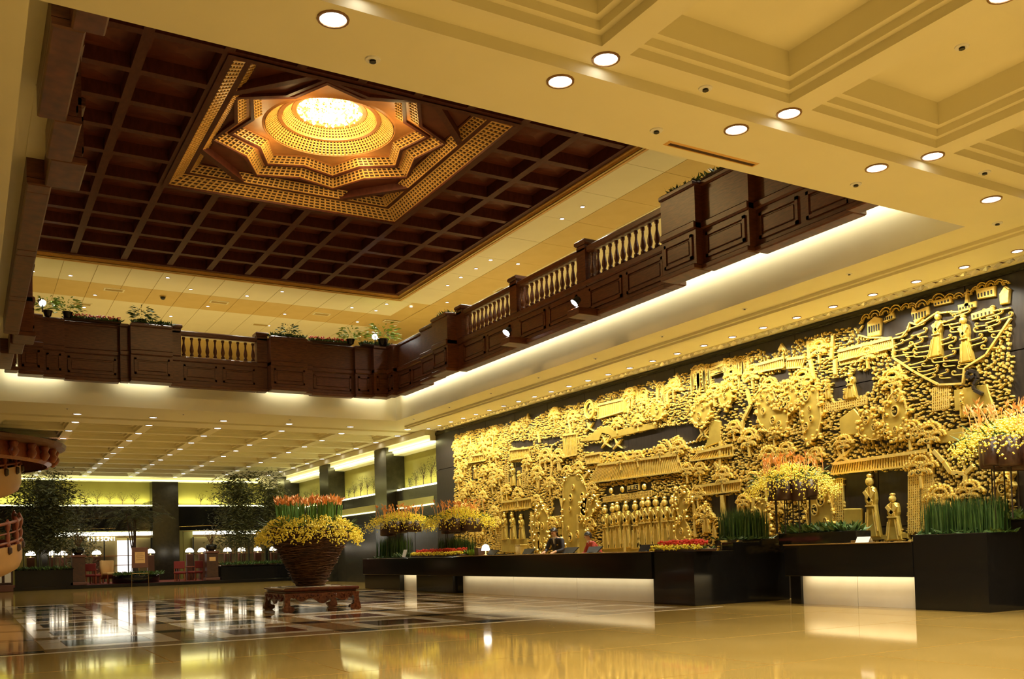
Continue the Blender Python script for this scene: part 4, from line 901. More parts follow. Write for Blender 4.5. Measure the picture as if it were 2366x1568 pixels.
MB().bev(*D(12.15, 12.25, 26.5, 27.85, 0, .50), .004).build('recess_panel', WHITEP, dk)
area(dk, (12.0 - 12.5, 19.4 - 19, .49), .05, 8.4, 9, (1.0, .88, .60), (0, math.radians(-65), 0))
area(dk, (12.0 - 12.5, 27.2 - 19, .49), .05, 1.2, 1.4, (1.0, .88, .60), (0, math.radians(-65), 0))
wd_ = thing('planter_wall', 'tall black granite planter block beside the reception desk', 'planter', (13.2, 13.75, 0))
MB().bev(-.20, .55, -.02, .30, 0, 1.20, .008).build('planter_face', BLACK, wd_); MB().bev(.55, 1.3, -.02, .5, 0, 1.25, .008).build('planter_face', BLACK, wd_)
rc = thing('concierge_desk', 'shorter black granite counter at right with lit cream recess below', 'desk', (13.4, 11.2, 0))
Q = lambda x0, x1, y0, y1, z0, z1: (x0 - 13.4, x1 - 13.4, y0 - 11.2, y1 - 11.2, z0, z1)
MB().bev(*Q(13.36, 14.3, 9.97, 12.75, .53, 1.10), .008).build('desk_slab', BLACK, rc)
MB().bev(*Q(13.33, 14.3, 9.97, 12.75, 1.10, 1.12), .005).build('counter_edge', BRASS, rc)
MB().bev(*Q(13.56, 13.64, 9.98, 11.25, 0, .53), .004).build('recess_panel', WHITEP, rc); MB().bev(*Q(13.56, 13.64, 11.26, 12.5, 0, .53), .004).build('recess_panel', WHITEP, rc)
MB().bev(*Q(13.5, 14.3, 12.5, 12.75, 0, .53), .008).build('pedestal', BLACK, rc)
MB().bev(*Q(13.8, 14.2, 11.45, 13.3, 1.12, 1.34), .008).build('planter_trough', BLACK, rc)
area(rc, (13.40 - 13.4, 0, .52), .05, 2.4, 4, (1.0, .88, .60), (0, math.radians(-65), 0))
rb = thing('planter_block', 'black granite planter block at the right edge of the picture', 'planter', (13.7, 9.2, 0))
MB().bev(-.33, .6, -.52, .76, 0, 1.22, .008).build('block_body', BLACK, rb); MB().bev(.4, 1.2, -.40, .6, 0, 1.42, .008).build('block_upper', BLACK, rb)

# ================================================================ FLOWERS AND GRASS
def yellow_crown(mb, c, r0, r1, z0, z1, n, size, droop=.25, rs=R):
    for k in range(n):
        a = rs.uniform(0, 2 * PI); f = rs.random() ** .6; r = r0 + (r1 - r0) * f * (1 + .06 * math.sin(a * 13) + rs.uniform(-.05, .08))
        z = z1 - (z1 - z0) * (f ** 1.8) + rs.uniform(-.09, .07) + .04 * math.sin(a * 9 + f * 5) - (droop * max(0, f - .75) * 2 if rs.random() < .6 else 0)
        mb.octa((c[0] + r * math.cos(a), c[1] + r * math.sin(a), c[2] + z), size * rs.uniform(.6, 1.3))
def lilies(mb, c, r, z0, z1, n, L=.14):
    for k in range(n):
        a = R.uniform(0, 2 * PI); q = r * math.sqrt(R.random()); x, y = c[0] + q * math.cos(a), c[1] + q * math.sin(a); z = c[2] + R.uniform(z0, z1)
        for j in range(5):
            b = R.uniform(0, 2 * PI); s = R.uniform(.2, .8)
            mb.leaf((x, y, z), (s * math.cos(b), s * math.sin(b), R.uniform(.5, 1.2)), L * R.uniform(.6, 1.2), L * .3)
# --- stand and twig vase
st = thing('carved_stand', 'low carved rosewood stand with scrolled feet under the twig vase', 'stand', (6.42, 19.75, 0), math.radians(-2))
SX, SY_ = .80, .86
MB().bev(-SX, SX, -SY_, SY_, .43, .50, .02).build('stand_top', LACQ, st); MB().bev(-SX + .05, SX - .05, -SY_ + .05, SY_ - .05, .39, .43, .01).build('stand_waist', LACQ, st)
MB().bev(-SX * .62, SX * .62, -SY_ * .62, SY_ * .62, .50, .512, .004).build('marble_inset', F_LIGHT, st)
leg_prof = [(.0, .39), (-.02, .30), (-.01, .20), (.02, .10), (.03, .03), (-.02, 0), (-.15, 0), (-.21, .05), (-.20, .11), (-.15, .12), (-.12, .14), (-.115, .20), (-.12, .28), (-.16, .33), (-.17, .39)]
for sx in (-1, 1):
    for sy in (-1, 1):
        lo = []
        for d in (0, .13):
            lo.append([(sx * (SX + .0 + px - d * .0), sy * (SY_ + .02 - d), pz) for px, pz in leg_prof])
        lg = MB().ring(lo, True, True, True); lg.build('leg', LACQC, st)
for ax in (0, 1):
    for s in (-1, 1):
        Lh = (SX if ax == 0 else SY_) - .12; n = 40; top = []; bot = []
        for i in range(n + 1):
            u = -1 + 2 * i / n; zz = .25 - .05 * math.cos(u * PI * 3) - .04 * math.cos(u * PI) + (.03 if abs(u) > .85 else 0) * -1
            top.append((u * Lh, .39)); bot.append((u * Lh, zz))
        mb = MB(); off = (SY_ if ax == 0 else SX) - .0
        for d0 in (0,):
            vs = []; fs = []
            for i in range(n + 1):
                for (a, zz) in (top[i], bot[i]):
                    for d in (0, -.05):
                        vs.append((a, s * (off + d), zz) if ax == 0 else (s * (off + d), a, zz))
            for i in range(n):
                o_ = i * 4; p_ = o_ + 4
                fs += [(o_, p_, p_ + 2, o_ + 2), (o_ + 1, p_ + 1, p_ + 3, o_ + 3), (o_ + 2, p_ + 2, p_ + 3, o_ + 3)]
            mb.add(vs, fs)
        ap = mb.build('carved_apron', LACQC, st)
        mb = MB()
        for k in range(46):
            u = R.uniform(-.92, .92) * Lh; zz = R.uniform(.27, .36); rr_ = R.uniform(.010, .022); q = s * (off + .004)
            mb.octa((u, q, zz) if ax == 0 else (q, u, zz), rr_)
        mb.build('apron_carving', LACQ, ap)
vz = thing('twig_vase', 'huge conical vase woven of brown twigs on the carved stand', 'vase', (6.42, 19.75, .512))
vp = [(.27, 0), (.36, .18), (.50, .45), (.64, .72), (.77, .95), (.86, 1.12), (.90, 1.26)]
def vr(z):
    for (r0, z0), (r1, z1) in zip(vp, vp[1:]):
        if z <= z1: return r0 + (r1 - r0) * (z - z0) / (z1 - z0)
    return vp[-1][0]
MB().lathe(vp, n=40, cap1=True).build('vase_core', TWIGD, vz, True)
for b in range(6):
    mb = MB()
    for k in range(170):
        z = (b + R.random()) * 1.24 / 6; a = R.uniform(0, 2 * PI); L = R.uniform(.25, .8); dz = R.uniform(-.06, .06); pts = []
        lift = R.uniform(.005, .065)
        for i in range(5):
            t = i / 4; zz = min(1.25, max(.01, z + dz * t + R.uniform(-.008, .008))); rr_ = vr(zz) + .006 + lift * math.sin(PI * t) ** 2 + (.03 * R.random() if i in (0, 4) and R.random() < .3 else 0)
            an = a + L * t / max(.35, vr(zz)) * .7; pts.append((rr_ * math.cos(an), rr_ * math.sin(an), zz))
        mb.tube(pts, R.uniform(.004, .011), 3, cap=False)
    mb.build('woven_twigs', TWIG, vz, stuff=True)
fv = thing('flower_arrangement', 'yellow blossom crown with a ring of orange lilies on tall stems in the twig vase', 'flowers', (6.42, 19.75, 1.70))
mb = MB(); yellow_crown(mb, (0, 0, 0), .55, 1.12, -.16, .24, 4200, .020, .18); mb.build('yellow_blossoms', YELLOW, fv, stuff=True)
mb = MB()
for k in range(330):
    a = R.uniform(0, 2 * PI); r = R.uniform(.5, 1.05); mb.leaf((r * math.cos(a), r * math.sin(a), R.uniform(-.05, .2)), (math.cos(a), math.sin(a), R.uniform(-.3, .8)), R.uniform(.1, .22), .03)
mb.build('green_sprigs', LEAF, fv, stuff=True)
mb = MB()
for k in range(210):
    a = R.uniform(0, 2 * PI); r = R.uniform(.35, .70); x, y = r * math.cos(a), r * math.sin(a)
    mb.tube([(x * .95, y * .95, -.1), (x, y, .3), (x * 1.04, y * 1.04, R.uniform(.50, .62))], .009, 4, cap=False)
mb.build('lily_stems', STEM, fv, stuff=True)
mb = MB()
for k in range(130):
    a = R.uniform(0, 2 * PI); r = R.uniform(.40, .74); lilies(mb, (r * math.cos(a), r * math.sin(a), 0), .02, .52, .66, 1, .15)
mb.build('orange_lilies', ORANGE, fv, stuff=True)

# --- raised bowl arrangements on rods
def raised(loc, r, zb, label, ntube=7, hgt=.42):
    t = thing('raised_flower_bowl', label, 'flowers', loc)
    for k in range(ntube):
        a = 2 * PI * k / ntube + .3; q = r * .62 if k else 0
        x, y, rr_ = q * math.cos(a), q * math.sin(a), r * R.uniform(.24, .30)
        dz = R.uniform(-.05, .08)
        MB().lathe([(rr_ * .9, zb + dz), (rr_, zb + .03 + dz), (rr_, zb + hgt), (rr_ * .85, zb + hgt)], (x, y, 0), 14).build('vessel_tube', POT, t, True)
        MB().tube([(x, y, 0), (x, y, zb + .05 + dz)], .012, 5).build('support_rod', ROD, t)
    mb = MB(); yellow_crown(mb, (0, 0, zb + hgt), .0, r * 1.55, -.14, .26, int(2300), .019, .3); mb.build('yellow_blossoms', YELLOW, t, stuff=True)
    mb = MB()
    for k in range(240):
        a = R.uniform(0, 2 * PI); q = R.uniform(.1, 1.3) * r; mb.leaf((q * math.cos(a), q * math.sin(a), zb + hgt + R.uniform(-.05, .15)), (math.cos(a), math.sin(a), R.uniform(-.6, .8)), R.uniform(.1, .25), .03)
    mb.build('green_sprigs', LEAF, t, stuff=True)
    mb = MB()
    for k in range(46):
        a = R.uniform(0, 2 * PI); q = r * 1.15 * math.sqrt(R.random()); x, y = q * math.cos(a), q * math.sin(a); lx, ly = R.uniform(-.1, .1), R.uniform(-.1, .1)
        mb.tube([(x, y, zb + hgt + .1), (x + lx * .3, y + ly * .3, zb + hgt + .3), (x + lx * 1.3, y + ly * 1.3, zb + hgt + R.uniform(.40, .56))], .010, 4, .006, cap=False)
        lilies(mb, (x + lx, y + ly, zb + hgt), .02, .32, .50, 1, .11)
    mb.build('orange_heliconias', ORANGE, t, stuff=True)
    return t
raised((13.95, 13.05, 1.34), .55, .62, 'yellow and orange flowers in dark bowl on rods over the concierge desk', 8, .40)
raised((13.95, 8.50, 1.42), .60, .75, 'yellow and orange flowers in dark bowl cut by the right picture edge', 8, .5)
raised((12.75, 29.4, 1.05), .78, .78, 'leftmost yellow and orange flower bowl at the far desk end', 7, .45)
raised((12.75, 25.0, 1.05), .72, .70, 'yellow and orange flower bowl before the mural’s left edge', 7, .42)
def grass(loc, sx, sy, h, n, label):
    t = thing('tall_grass', label, 'plant', loc)
    mb = MB()
    for k in range(n):
        x, y = R.uniform(-sx, sx), R.uniform(-sy, sy); mb.blade((x, y, 0), h * R.uniform(.7, 1.05), .022, (R.uniform(-.05, .05), R.uniform(-.05, .05)))
    mb.build('grass_blades', GRASS, t, stuff=True)
    mb = MB()
    for k in range(260):
        x, y = R.uniform(-sx * 1.15, sx * 1.15), R.uniform(-sy * 1.15, sy * 1.15); a = R.uniform(0, 2 * PI)
        mb.leaf((x, y, 0), (math.cos(a), math.sin(a), R.uniform(.1, .7)), R.uniform(.08, .2), .04)
    mb.build('ground_leaves', LEAF, t, stuff=True)
grass((13.55, 14.0, 1.25), .48, .22, .66, 620, 'dense block of tall green grass beside the red and yellow blooms')
grass((13.75, 9.25, 1.22), .28, .62, .62, 640, 'dense block of tall dark grass on the right planter block')
grass((12.55, 29.6, 1.05), .25, 1.1, .75, 560, 'block of tall green grass at the far left desk end')
grass((12.55, 24.9, 1.05), .22, .85, .62, 480, 'block of tall green grass under the second far flower bowl')
def greens(loc, sx, sy, label, n=260, m=None, h=.2):
    t = thing('foliage_mound', label, 'plant', loc)
    mb = MB()
    for k in range(n):
        a = R.uniform(0, 2 * PI); mb.leaf((R.uniform(-sx, sx), R.uniform(-sy, sy), 0), (math.cos(a), math.sin(a), R.uniform(.3, 1.6)), R.uniform(.5, 1.1) * h, h * .28)
    mb.build('leaves', m or LEAF, t, stuff=True)
greens((14.0, 12.4, 1.34), .18, .85, 'low green foliage in the trough of the concierge desk', 420, None, .26)
greens((14.2, 8.75, 1.42), .3, .35, 'low green foliage on the upper right planter block', 260, None, .22)
greens((12.3, 28.0, 1.06), .15, .8, 'low green foliage at the far left desk end', 240, None, .22)
greens((12.4, 23.6, 1.06), .12, .25, 'low green foliage beside the far red flower bed', 120, LEAFB, .24)
def bed(loc, L, label):
    t = thing('flower_bed', label, 'flowers', loc)
    MB().bev(-.2, .2, -L, L, 0, .05, .01).build('bed_tray', POT, t)
    mb = MB()
    for k in range(int(230 * L)):
        x, y = R.uniform(-.12, .16), R.uniform(-L * .9, L * .9); mb.octa((x, y, .16 + R.uniform(-.03, .06)), .032)
    mb.build('red_blooms', REDF, t, stuff=True)
    mb = MB()
    for k in range(int(230 * L)):
        y = R.uniform(-L, L); mb.octa((R.uniform(-.24, -.1), y, R.uniform(.04, .13)), .028)
    mb.build('yellow_blooms', YELLOW, t, stuff=True)
    mb = MB()
    for k in range(int(120 * L)):
        a = R.uniform(0, 2 * PI); mb.leaf((R.uniform(-.2, .2), R.uniform(-L, L), .04), (math.cos(a), math.sin(a), .6), .12, .04)
    mb.build('leaves', LEAF, t, stuff=True)
bed((12.25, 14.35, 1.04), .75, 'low bed of red and yellow blooms on the near desk pedestal')
bed((12.22, 25.3, 1.06), 1.7, 'low bed of red and yellow blooms on the far desk')

# ================================================================ DESK ITEMS
def monitor(y, label, x=12.25, w_=.26):
    t = thing('desk_monitor', label, 'monitor', (x, y, 1.06), 0, 'black monitors on the reception desk')
    MB().add([(-.14, -w_ * .75, .0), (-.14, w_ * .75, .0), (-.02, w_, .14), (-.02, -w_, .14), (-.10, -w_ * .75, .0), (-.10, w_ * .75, .0), (.02, w_, .14), (.02, -w_, .14)], [(0, 1, 2, 3), (4, 5, 6, 7), (0, 1, 5, 4), (1, 2, 6, 5), (2, 3, 7, 6), (3, 0, 4, 7)]).build('screen_back', SCREEN, t)
    MB().bev(-.16, .06, -.08, .08, 0, .015, .004).build('monitor_foot', DARKM, t)
for px, l in ((20.15, 'black monitor on the desk left of the clerk in black'), (18.25, 'black monitor beside the clerk in red'), (17.3, 'black monitor between the clerks and the near flower bed'), (15.4, 'black monitor nearest the red and yellow bed'), (22.0, 'black monitor nearest the desk lamp')):
    monitor(px, l)
t = thing('desk_lamp', 'small white shaded lamp on the far reception desk', 'lamp', (12.3, 22.6, 1.06)); MB().lathe([(.07, 0), (.07, .02), (.015, .03), (.015, .16)], n=12).build('lamp_base', BRASS, t, True); MB().lathe([(.12, .13), (.09, .26), (.03, .30)], n=14).build('lamp_shade', LAMP, t, True)
for y, l, s in ((27.6, 'tilted pale card stand at the far left desk end', .12), (26.95, 'small white card on the far desk before the red bed', .08)):
    t = thing('card_stand', l, 'sign', (12.05, y, 1.06)); MB().add([(-.02, -s, 0), (-.02, s, 0), (.05, s, s * 2), (.05, -s, s * 2), (0, -s, 0), (0, s, 0), (.07, s, s * 2), (.07, -s, s * 2)], [(0, 1, 2, 3), (4, 5, 6, 7), (0, 1, 5, 4), (1, 2, 6, 5), (2, 3, 7, 6), (3, 0, 4, 7)]).build('card', PAPER, t)
    MB().bev(-.03, .12, -s, s, 0, .012, .003).build('card_base', POT, t)
t = thing('folded_card', 'white folded card standing on the concierge desk', 'sign', (13.5, 11.0, 1.12)); MB().add([(-.1, -.14, 0), (-.1, .14, 0), (-.04, .14, .10), (-.04, -.14, .10), (.03, -.14, 0), (.03, .14, 0)], [(0, 1, 2, 3), (3, 2, 5, 4)]).build('card_face', PAPER, t); MB().bev(-.02, .02, .16, .3, 0, .04, .004).build('card_clip', BRASS, t)
t = thing('gold_box', 'bright gold box on the desk beside the clerk in black', 'box', (12.75, 21.45, 1.06)); MB().bev(-.1, .1, -.13, .13, 0, .22, .01).build('box_body', GOLD, t); MB().bev(-.11, .11, -.14, .14, .22, .26, .01).build('box_lid', GOLDF, t)
t = thing('desk_box', 'dark brown box at the left end of the bright desk lamp', 'box', (12.35, 23.05, 1.06)); MB().bev(-.1, .1, -.12, .12, 0, .2, .008).build('box_body', POT, t); MB().bev(-.105, .105, -.125, .125, .2, .225, .005).build('box_lid', BRASS, t)

# ================================================================ PEOPLE
def person(name, label, loc, rz, jm, shirt=True, tall=1.0, hairm=HAIR, bend=.18, narm=True):
    t = thing(name, label, 'person', loc, rz); t.scale = (tall,) * 3
    # body skeleton, facing -X locally, leaning forward by bend
    b = bend
    J = {'pel': (0, 0, .95), 'spn': (-.04, 0, 1.12), 'chs': (-.05 - b * .5, 0, 1.32), 'nk0': (-.06 - b, 0, 1.46), 'nk1': (-.085 - b, 0, 1.54), 'hd0': (-.11 - b, 0, 1.60), 'hd1': (-.115 - b, 0, 1.68)}
    for s, k in ((1, 'l'), (-1, 'r')):
        J['hip' + k] = (0, .10 * s, .92); J['kne' + k] = (-.02, .11 * s, .50); J['ank' + k] = (.02, .11 * s, .09); J['toe' + k] = (-.14, .13 * s, .03)
        J['sh' + k] = (-.05 - b * .8, .19 * s, 1.41); J['elb' + k] = (-.10 - b, .25 * s, 1.16); J['wri' + k] = (-.32 - b, .16 * s, 1.12); J['plm' + k] = (-.40 - b, .15 * s, 1.10)
    E_ = [('pel', 'spn'), ('spn', 'chs'), ('chs', 'nk0'), ('nk0', 'nk1'), ('nk1', 'hd0'), ('hd0', 'hd1')]
    for k in 'lr': E_ += [('pel', 'hip' + k), ('hip' + k, 'kne' + k), ('kne' + k, 'ank' + k), ('ank' + k, 'toe' + k), ('chs', 'sh' + k), ('sh' + k, 'elb' + k), ('elb' + k, 'wri' + k), ('wri' + k, 'plm' + k)]
    rad = {'pel': .14, 'spn': .135, 'chs': .15, 'nk0': .075, 'nk1': .055, 'hd0': .085, 'hd1': .088, 'hip': .09, 'kne': .06, 'ank': .045, 'toe': .035, 'sh': .07, 'elb': .048, 'wri': .03, 'plm': .034}
    keys = list(J); verts = [J[k] for k in keys]; rads = [rad.get(k, rad.get(k[:-1], .05)) for k in keys]
    fing = []
    for s, k in ((1, 'l'), (-1, 'r')):
        px, py, pz = J['plm' + k]
        for f in range(4):
            o_ = (f - 1.5) * .021; L = (.062, .074, .07, .055)[f]
            fing.append(('plm' + k, [(px - .045, py + o_, pz - .004), (px - .045 - L * .6, py + o_ * 1.1, pz - .014), (px - .045 - L, py + o_ * 1.1, pz - .034)], .0085))
        fing.append(('plm' + k, [(px + .0, py - s * .04, pz - .005), (px - .03, py - s * .058, pz - .012), (px - .055, py - s * .06, pz - .022)], .0095))
    edges = [(keys.index(a), keys.index(c)) for a, c in E_]
    for base, pts, fr in fing:
        prev = keys.index(base)
        for p in pts: verts.append(p); rads.append(fr); edges.append((prev, len(verts) - 1)); prev = len(verts) - 1
    me = bpy.data.meshes.new('body'); me.from_pydata(verts, edges, []); me.update()
    tmp = bpy.data.objects.new('tmp', me); col.objects.link(tmp)
    md = tmp.modifiers.new('s', 'SKIN'); sub = tmp.modifiers.new('u', 'SUBSURF'); sub.levels = 2; sub.render_levels = 2
    for i, r in enumerate(rads): me.skin_vertices[0].data[i].radius = (r, r * (1.25 if keys[i] in ('chs', 'spn', 'pel') else 1.0) if i < len(keys) else r); me.skin_vertices[0].data[i].use_root = (i == 0)
    dg = bpy.context.evaluated_depsgraph_get(); me2 = bpy.data.meshes.new_from_object(tmp.evaluated_get(dg)); bpy.data.objects.remove(tmp, do_unlink=True)
    for m_ in (SKIN, jm, DARKM, SHIRT): me2.materials.append(m_)
    hx, hz = J['hd0'][0], 1.64
    for v in me2.vertices:                              # face: flatten sides, chin, nose
        x, y, z = v.co
        if z > 1.56 and abs(y) < .13:
            v.co.y *= .86
            if x < hx - .06 and abs(y) < .025 and 1.595 < z < 1.645: v.co.x -= .022
            if z < 1.585 and x < hx: v.co.x -= .012
    for p in me2.polygons:
        c = p.center; ext = abs(c.y) > .1 and c.x < -.34 - b + .02 or c.x < J['wril'][0] + .015
        if c.z > 1.485 or ext: p.material_index = 0
        elif c.z < .93: p.material_index = 2
        else: p.material_index = 1
        if c.z > 1.20 and abs(c.y) < .045 * (c.z - 1.15) / .3 and c.x < J['chs'][0] - .08 and c.z < 1.5: p.material_index = 3
        p.use_smooth = True
    me2.name = 'body'; body = link('body', me2, t)
    hr = MB(); n = 14
    lo = []
    for k in range(7):
        a = k / 6 * PI * .5; r = .106 * math.cos(a); z = 1.635 + .118 * math.sin(a)
        lo.append([(hx + .012 + r * 1.08 * math.cos(2 * PI * i / n), r * .92 * math.sin(2 * PI * i / n), z + (.035 if math.cos(2 * PI * i / n) < -.5 and k == 0 else (-.07 if k == 0 and math.cos(2 * PI * i / n) > -.2 else 0))) for i in range(n)])
    hr.ring(lo, True, False, True).build('hair', hairm, t, True)
    fc = MB()
    for s in (-1, 1): fc.octa((hx - .083, s * .032, 1.642), .011)
    fc.build('eyes', HAIR, body)
    er = MB()
    for s in (-1, 1): er.octa((hx + .012, s * .083, 1.63), .022)
    er.build('ears', SKIN, body)
    MB().bev(hx - .092, hx - .080, -.022, .022, 1.583, 1.592, .002).build('mouth', REDT, body)
    lp = MB()
    for s in (-1, 1): lp.add([(J['chs'][0] - .165, s * .012, 1.16), (J['chs'][0] - .16, s * .075, 1.34), (J['nk0'][0] - .07, s * .06, 1.46), (J['nk0'][0] - .09, s * .035, 1.44)], [(0, 1, 2, 3)])
    lp.build('lapels', jm, body)
    MB().box(J['chs'][0] - .17, J['chs'][0] - .155, -.12, -.07, 1.28, 1.305).build('name_badge', BRASS, body)
    return t
person('person', 'person in black suit and white shirt leaning over the reception desk', (13.35, 20.45, 0), math.radians(25), SUIT, tall=.99, bend=.20)
person('person', 'person in a red jacket bending low behind the reception desk', (13.35, 18.7, -.0), math.radians(-10), REDT, tall=.90, bend=.25)
# ================================================================ REAR LOUNGE
pf = struct('floor_lounge', MB().bev(-3, 14.6, 47.2, 53.8, 0, .16, .02), REDC, 'low red carpeted lounge platform at the back')
MB().bev(-3.05, 14.65, 47.1, 47.25, 0, .16, .01).build('platform_edge', BLACK, pf)
def planter(x0, x1, y, h, label):
    t = thing('planter_box', label, 'planter', ((x0 + x1) / 2, y, .0)); a = (x1 - x0) / 2
    MB().bev(-a, a, -.35, .35, 0, h, .015).build('box_body', BLACK, t); MB().bev(-a - .03, a + .03, -.38, .38, h, h + .05, .012).build('box_rim', BLACK, t)
    MB().box(-a + .05, a - .05, -.3, .3, h + .03, h + .045).build('soil', TWIGD, t)
def bamboo(x0, x1, y, z, h, nc, nl, label, m=LEAFD, spread=.35):
    t = thing('bamboo_clump', label, 'plant', ((x0 + x1) / 2, y, z)); a = (x1 - x0) / 2
    tops = []
    for k in range(nc):
        x = R.uniform(-a, a); yy = R.uniform(-.2, .2); hh = h * R.uniform(.75, 1.0); lx = R.uniform(-.25, .25)
        pts = [(x, yy, 0), (x + lx * .2, yy, hh * .5), (x + lx, yy + R.uniform(-.15, .15), hh)]
        MB().tube(pts, .018, 5, .006).build('culm', LEAFD, t); tops.append((pts, hh))
    mb = MB()
    for k in range(nl):
        pts, hh = tops[R.randrange(nc)]; f = R.random() ** .85; f = .22 + .78 * f; p = Vector(pts[0]).lerp(Vector(pts[2]), f)
        s = spread * (1.15 - .8 * max(0, f - .55)); c = p + Vector((R.gauss(0, s), R.gauss(0, s * .6), R.gauss(0, .12))); an = R.uniform(0, 2 * PI)
        mb.leaf(c, (math.cos(an), math.sin(an), R.uniform(-.9, .4)), R.uniform(.14, .28), .045)
    mb.build('bamboo_leaves', m, t, stuff=True)
planter(1.85, 4.2, 47.6, .92, 'long black planter box of bamboo next to the staircase')
bamboo(2.1, 4.0, 47.6, .9, 4.55, 14, 9000, 'tall dense bamboo clump next to the staircase')
planter(10.85, 14.4, 47.6, .82, 'long black planter box of bamboo behind the twig vase')
bamboo(11.2, 13.4, 47.6, .82, 4.9, 14, 9000, 'tall bamboo clump behind the twig vase')
bamboo(13.2, 14.3, 47.8, .82, 4.0, 6, 2600, 'smaller bamboo clump right of the tall one behind the vase', LEAFD, .2)
bamboo(4.2, 5.2, 49.6, .16, 4.4, 6, 1300, 'slender bamboo between the left planter and the palm', LEAFD, .26)
for x0, x1, l in ((1.9, 4.1, 'low leafy plants along the left bamboo planter'), (10.9, 14.3, 'low leafy plants along the right bamboo planter'), (6.0, 8.1, 'low leafy plants around the palm bed')):
    greens(((x0 + x1) / 2, 47.4, .9 if x0 != 6.0 else .55), (x1 - x0) / 2, .2, l, 420, LEAF, .26)
# palm
pb = thing('palm_bed', 'dark oval planter bed at the foot of the palm', 'planter', (7.05, 48.3, .16)); MB().lathe([(1.05, 0), (1.1, .35), (1.05, .42), (.9, .42)], n=24).build('bed_wall', BLACK, pb, True); MB().lathe([(.95, .38), (.05, .42)], n=24).build('bed_soil', TWIGD, pb)
pt = thing('palm', 'dark multi stemmed palm with arching fronds before the shop', 'plant', (7.05, 48.6, .5))
for k in range(8):
    lx = R.uniform(-.7, .5); MB().tube([(R.uniform(-.2, .2), R.uniform(-.15, .15), 0), (lx * .4, 0, 1.5), (lx, R.uniform(-.2, .2), 3.0)], .04, 6, .025).build('palm_stem', TWIGD, pt)
for k in range(26):
    an = R.uniform(0, 2 * PI); b0 = Vector((R.uniform(-.6, .6), R.uniform(-.2, .2), R.uniform(2.6, 3.4))); L = R.uniform(.9, 1.5); mb = MB(); up = R.uniform(.2, 1.1)
    pts = [b0 + Vector((math.cos(an) * L * f, math.sin(an) * L * f * .6, up * L * f - 1.0 * L * f * f)) for f in (0, .25, .5, .75, 1)]
    mb.tube(pts, .012, 4, .004, cap=False)
    for i in range(26):
        f = i / 26; j = min(3, int(f * 4)); p = pts[j].lerp(pts[j + 1], f * 4 - j)
        for s in (-1, 1): mb.leaf(p, (math.cos(an) * .7 - s * math.sin(an), math.sin(an) * .7 + s * math.cos(an), -.35), .36 * (1 - .5 * abs(f - .4)), .03)
    mb.build('palm_frond', LEAFD, pt)
# stone posts with pots
def gatepost(x, y, label, h=1.35, sign=False):
    t = thing('stone_post', label, 'post', (x, y, .16)); MB().bev(-.34, .34, -.3, .3, 0, .14, .02).build('post_base', SIGNB, t); MB().bev(-.27, .27, -.24, .24, .14, h - .12, .02).build('post_shaft', POT, t); MB().bev(-.32, .32, -.28, .28, h - .12, h, .02).build('post_cap', SIGNB, t)
    p = thing('flower_pot', label.replace('stone gate post', 'black pot with sparse flowering twigs on the post'), 'plant', (x, y, .16 + h)); MB().lathe([(.14, 0), (.26, .12), (.28, .26), (.22, .32)], n=14).build('pot', BLACK, p, True)
    mb = MB()
    for k in range(40):
        a = R.uniform(0, 2 * PI); mb.tube([(0, 0, .3), (.15 * math.cos(a), .1 * math.sin(a), .6), (.4 * math.cos(a) * R.random(), .25 * math.sin(a), R.uniform(.7, 1.1))], .006, 3, cap=False)
    mb.build('twigs', TWIG, p, stuff=True)
    mb = MB()
    for k in range(60): mb.octa((R.gauss(0, .25), R.gauss(0, .15), R.uniform(.7, 1.1)), .02)
    mb.build('buds', SHIRT, p, stuff=True)
    if sign: MB().bev(-.15, .15, -.262, -.245, h - .5, h - .3, .004).build('small_plate', TANF, t)
gatepost(4.45, 47.55, 'dark stone gate post left of the lounge entrance', 1.40)
gatepost(10.45, 47.55, 'dark stone gate post right of the lounge entrance', 1.45, True)
# easel sign
es = thing('easel_sign', 'reddish framed notice on a thin metal easel before the palm', 'sign', (7.05, 47.0, 0))
for s in (-1, 1): MB().tube([(s * .38, 0, 0), (s * .34, .02, 1.80)], .015, 6).build('easel_leg', BRASS, es)
MB().tube([(-.36, .01, .62), (.36, .01, .62)], .012, 6).build('easel_bar', BRASS, es); MB().tube([(0, .3, 0), (0, .05, 1.7)], .012, 6).build('easel_leg', BRASS, es)
MB().bev(-.36, .36, -.03, .0, .88, 1.84, .01).build('board', SIGNB, es); MB().bev(-.22, .22, -.036, -.03, 1.10, 1.62, .002).build('notice', TANF, es)
for k, wd in enumerate((.12, .18, .14, .17)): MB().box(-wd, wd, -.038, -.0362, 1.52 - k * .09, 1.535 - k * .09).build('notice_line', SIGNB, es)
# lounge seats, tables, lamps
def chair(x, y, rz, m, label, arm=False, sc=1.0):
    t = thing('lounge_chair', label, 'chair', (x, y, .16), rz); t.scale = (sc,) * 3
    MB().bev(-.27, .27, -.27, .27, .36, .48, .04).build('seat', m, t)
    if arm:
        lo = []
        for k in range(9):
            a = PI * k / 8; lo.append([(.32 * math.cos(a) * r, .30 * math.sin(a) * r + .02, z) for r, z in ((1, .2), (1, .95), (.78, .97), (.76, .45))])
        MB().ring(lo, True, True, True).build('backrest', m, t, True)
    else:
        MB().bev(-.25, .25, .22, .28, .62, .98, .02).build('backrest', m, t)
        for s in (-1, 1): MB().bev(s * .23 - .02, s * .23 + .02, .23, .27, .4, .95, .005).build('back_post', REDW, t)
    for sx in (-1, 1):
        for sy in (-1, 1): MB().bev(sx * .22 - .02, sx * .22 + .02, sy * .22 - .02, sy * .22 + .02, 0, .38, .005).build('leg', REDW, t)
chair(5.85, 48.6, .6, TANF, 'tan tub armchair left of the palm', True, 1.15)
